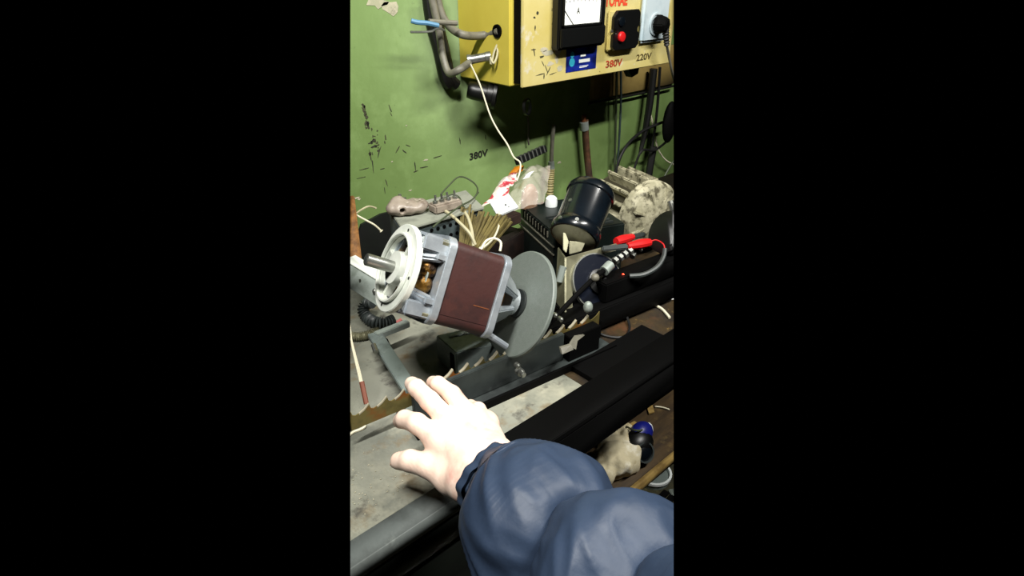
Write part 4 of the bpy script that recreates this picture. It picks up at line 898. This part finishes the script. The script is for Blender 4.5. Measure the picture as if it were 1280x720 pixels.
obj('hand', surface_net(hand_fn, lo, hi, .0022), M['skin'], per, ang=180, label='bare right hand with spread fingers on the blade')
q = V(J['tt']); dth = (V(J['tt'])-V(J['ti'])).normalized()
x, y, a = frame(dth, cv(-.35, -.55, -.75))
obj('thumbnail', MB().ball(q+a*.0015+x*.0072, .0062, (.28, .85, 1.15), (x, y, a)), M['nail'], per)

# padded sleeve: rings along the arm, bulging between stitched seams
AX = smooth_path([at(618, 605, t=.592), at(650, 632, t=.560), at(690, 668, t=.512), at(770, 734, t=.452), at(850, 800, t=.405), at(930, 866, t=.37)], 16)
seg = [0]
for i in range(1, len(AX)): seg.append(seg[-1]+(AX[i]-AX[i-1]).length)
TL = seg[-1]
def ax_at(d):
    for i in range(1, len(AX)):
        if seg[i] >= d or i == len(AX)-1:
            k = (d-seg[i-1])/(seg[i]-seg[i-1]); return AX[i-1].lerp(AX[i], k), (AX[min(i+1, len(AX)-1)]-AX[max(i-2, 0)]).normalized()
def dist_of(u, v, t):
    p = at(u, v, t=t); return min(range(len(AX)), key=lambda i: (AX[i]-p).length)
S1 = seg[dist_of(718, 691, .490)]; S2 = seg[dist_of(826, 781, .418)]; S3 = S2+(S2-S1)*.95
seams = [0.004, S1, S2, S3, S3+.12]
def sleeve_r(d, th):
    dd = d + .006*math.sin(th*2+1.0)+.003*math.sin(th*5)
    base = .053+.09*min(d, .3)
    for i in range(4):
        a, b = seams[i], seams[i+1]
        if a <= dd < b:
            q = (dd-a)/(b-a); qq = min(max((q-.07)/.88, 0), 1)
            near = math.exp(-((min(q, 1-q))/.22)**2)
            p = V((math.cos(th)*2.4, math.sin(th)*2.4, dd*22+i*7))
            wr = mn.noise(p*.8)*.004+(.45-abs(mn.noise(p*1.1+V((dd*30, 0, 3)))))*.006+(.35-abs(mn.noise(V((th*3.0+dd*14, i*5., dd*6)))))*.006*near
            if i:
                bul = max(0, math.sin(math.pi*qq))**.40; off = -.009*math.exp(-((q-.10)/.10)**2)+.010*math.exp(-((q-.92)/.08)**2)
                return base-.044+.048*bul+wr*bul, off
            bul = max(0, 1-(1-q)**3.2)**.8*max(0, 1-qq**7)**.5
            return .043-.006*(1-min(q*3, 1))-.020*q**6+(.018+.019*q)*bul+wr*bul, .012*math.exp(-((q-.93)/.07)**2)
    return base-.044, 0
NS = 210; NT = 128
def sl_pt(d, th, r):
    c, tg = ax_at(d); x, y, a = frame(tg, UP); return c+(x*math.cos(th)+y*math.sin(th))*r
def sleeve(u, v):
    d = v*min(TL, S3+.05); th = u*2*math.pi; r, off = sleeve_r(d, th); return sl_pt(d, th, r)+ax_at(d)[1]*off
sl = obj('jacket_sleeve', MB().grid(sleeve, NT, NS, True), M['navy'], per, ang=180, label='navy blue padded jacket sleeve')
def cuff(u, v):
    prof = [(.030, .030), (.004, .034), (-.004, .0365), (-.007, .0385), (-.005, .0405), (.004, .0405)]
    k = v*(len(prof)-1); i = min(int(k), len(prof)-2); f_ = k-i; d = prof[i][0]*(1-f_)+prof[i+1][0]*f_; r = prof[i][1]*(1-f_)+prof[i+1][1]*f_
    c, tg = ax_at(max(d, 0)); c = c+tg*min(d, 0); x, y, a = frame(tg, UP); th = u*2*math.pi
    return c+(x*math.cos(th)+y*math.sin(th))*(r+.0012*math.sin(th*14)+.0015*math.sin(th*5+1))
obj('cuff', MB().grid(cuff, 80, 16, True), M['navy'], sl, ang=180)
obj('lining', MB().grid(lambda u, v: sl_pt(.004+v*.06, u*2*math.pi, .036-.004*v), 40, 6, True), M['lining'], sl, ang=180)
q = at(590, 666, t=.525); obj('lint', MB().ball(q, .0016), M['white'], sl)

# ------------------------------------------------------------------ the place is modelled only as far as the photograph shows it:
# surfaces and things end where the picture's left and right sides cut them
bpy.context.view_layer.update()
def side_plane(u):
    d = FW+RT*((u-640)/FP); n = d.cross(UP).normalized()
    return n if (n.dot(RT) > 0) == (u > 640) else -n
PL = [side_plane(438.0), side_plane(842.0)]
for o in list(COL.objects):
    if o.type != 'MESH': continue
    og = origin_of(o); me = o.data; inv = o.name
    co = np.empty(len(me.vertices)*3); me.vertices.foreach_get('co', co); co = co.reshape(-1, 3)+np.array(og)-np.array(CP)
    for n in PL:
        co_d = co@np.array(n)
        if co_d.max() <= 0: continue
        bm = bmesh.new(); bm.from_mesh(me)
        r = bmesh.ops.bisect_plane(bm, geom=bm.verts[:]+bm.edges[:]+bm.faces[:], plane_co=CP-og, plane_no=n, clear_outer=True, dist=1e-6)
        ce = [e for e in r['geom_cut'] if isinstance(e, bmesh.types.BMEdge) and e.is_valid]
        if ce and o.name.split('.')[0] not in ('clear_film', 'printed_film', 'lining', 'jacket_sleeve'):
            try: bmesh.ops.edgenet_fill(bm, edges=ce)
            except Exception: pass
        bm.to_mesh(me); bm.free()
        co = np.empty(len(me.vertices)*3); me.vertices.foreach_get('co', co); co = co.reshape(-1, 3)+np.array(og)-np.array(CP)
        if not len(me.vertices): break
    if not len(me.polygons):
        print('EMPTY after cut', o.name); bpy.data.objects.remove(o)
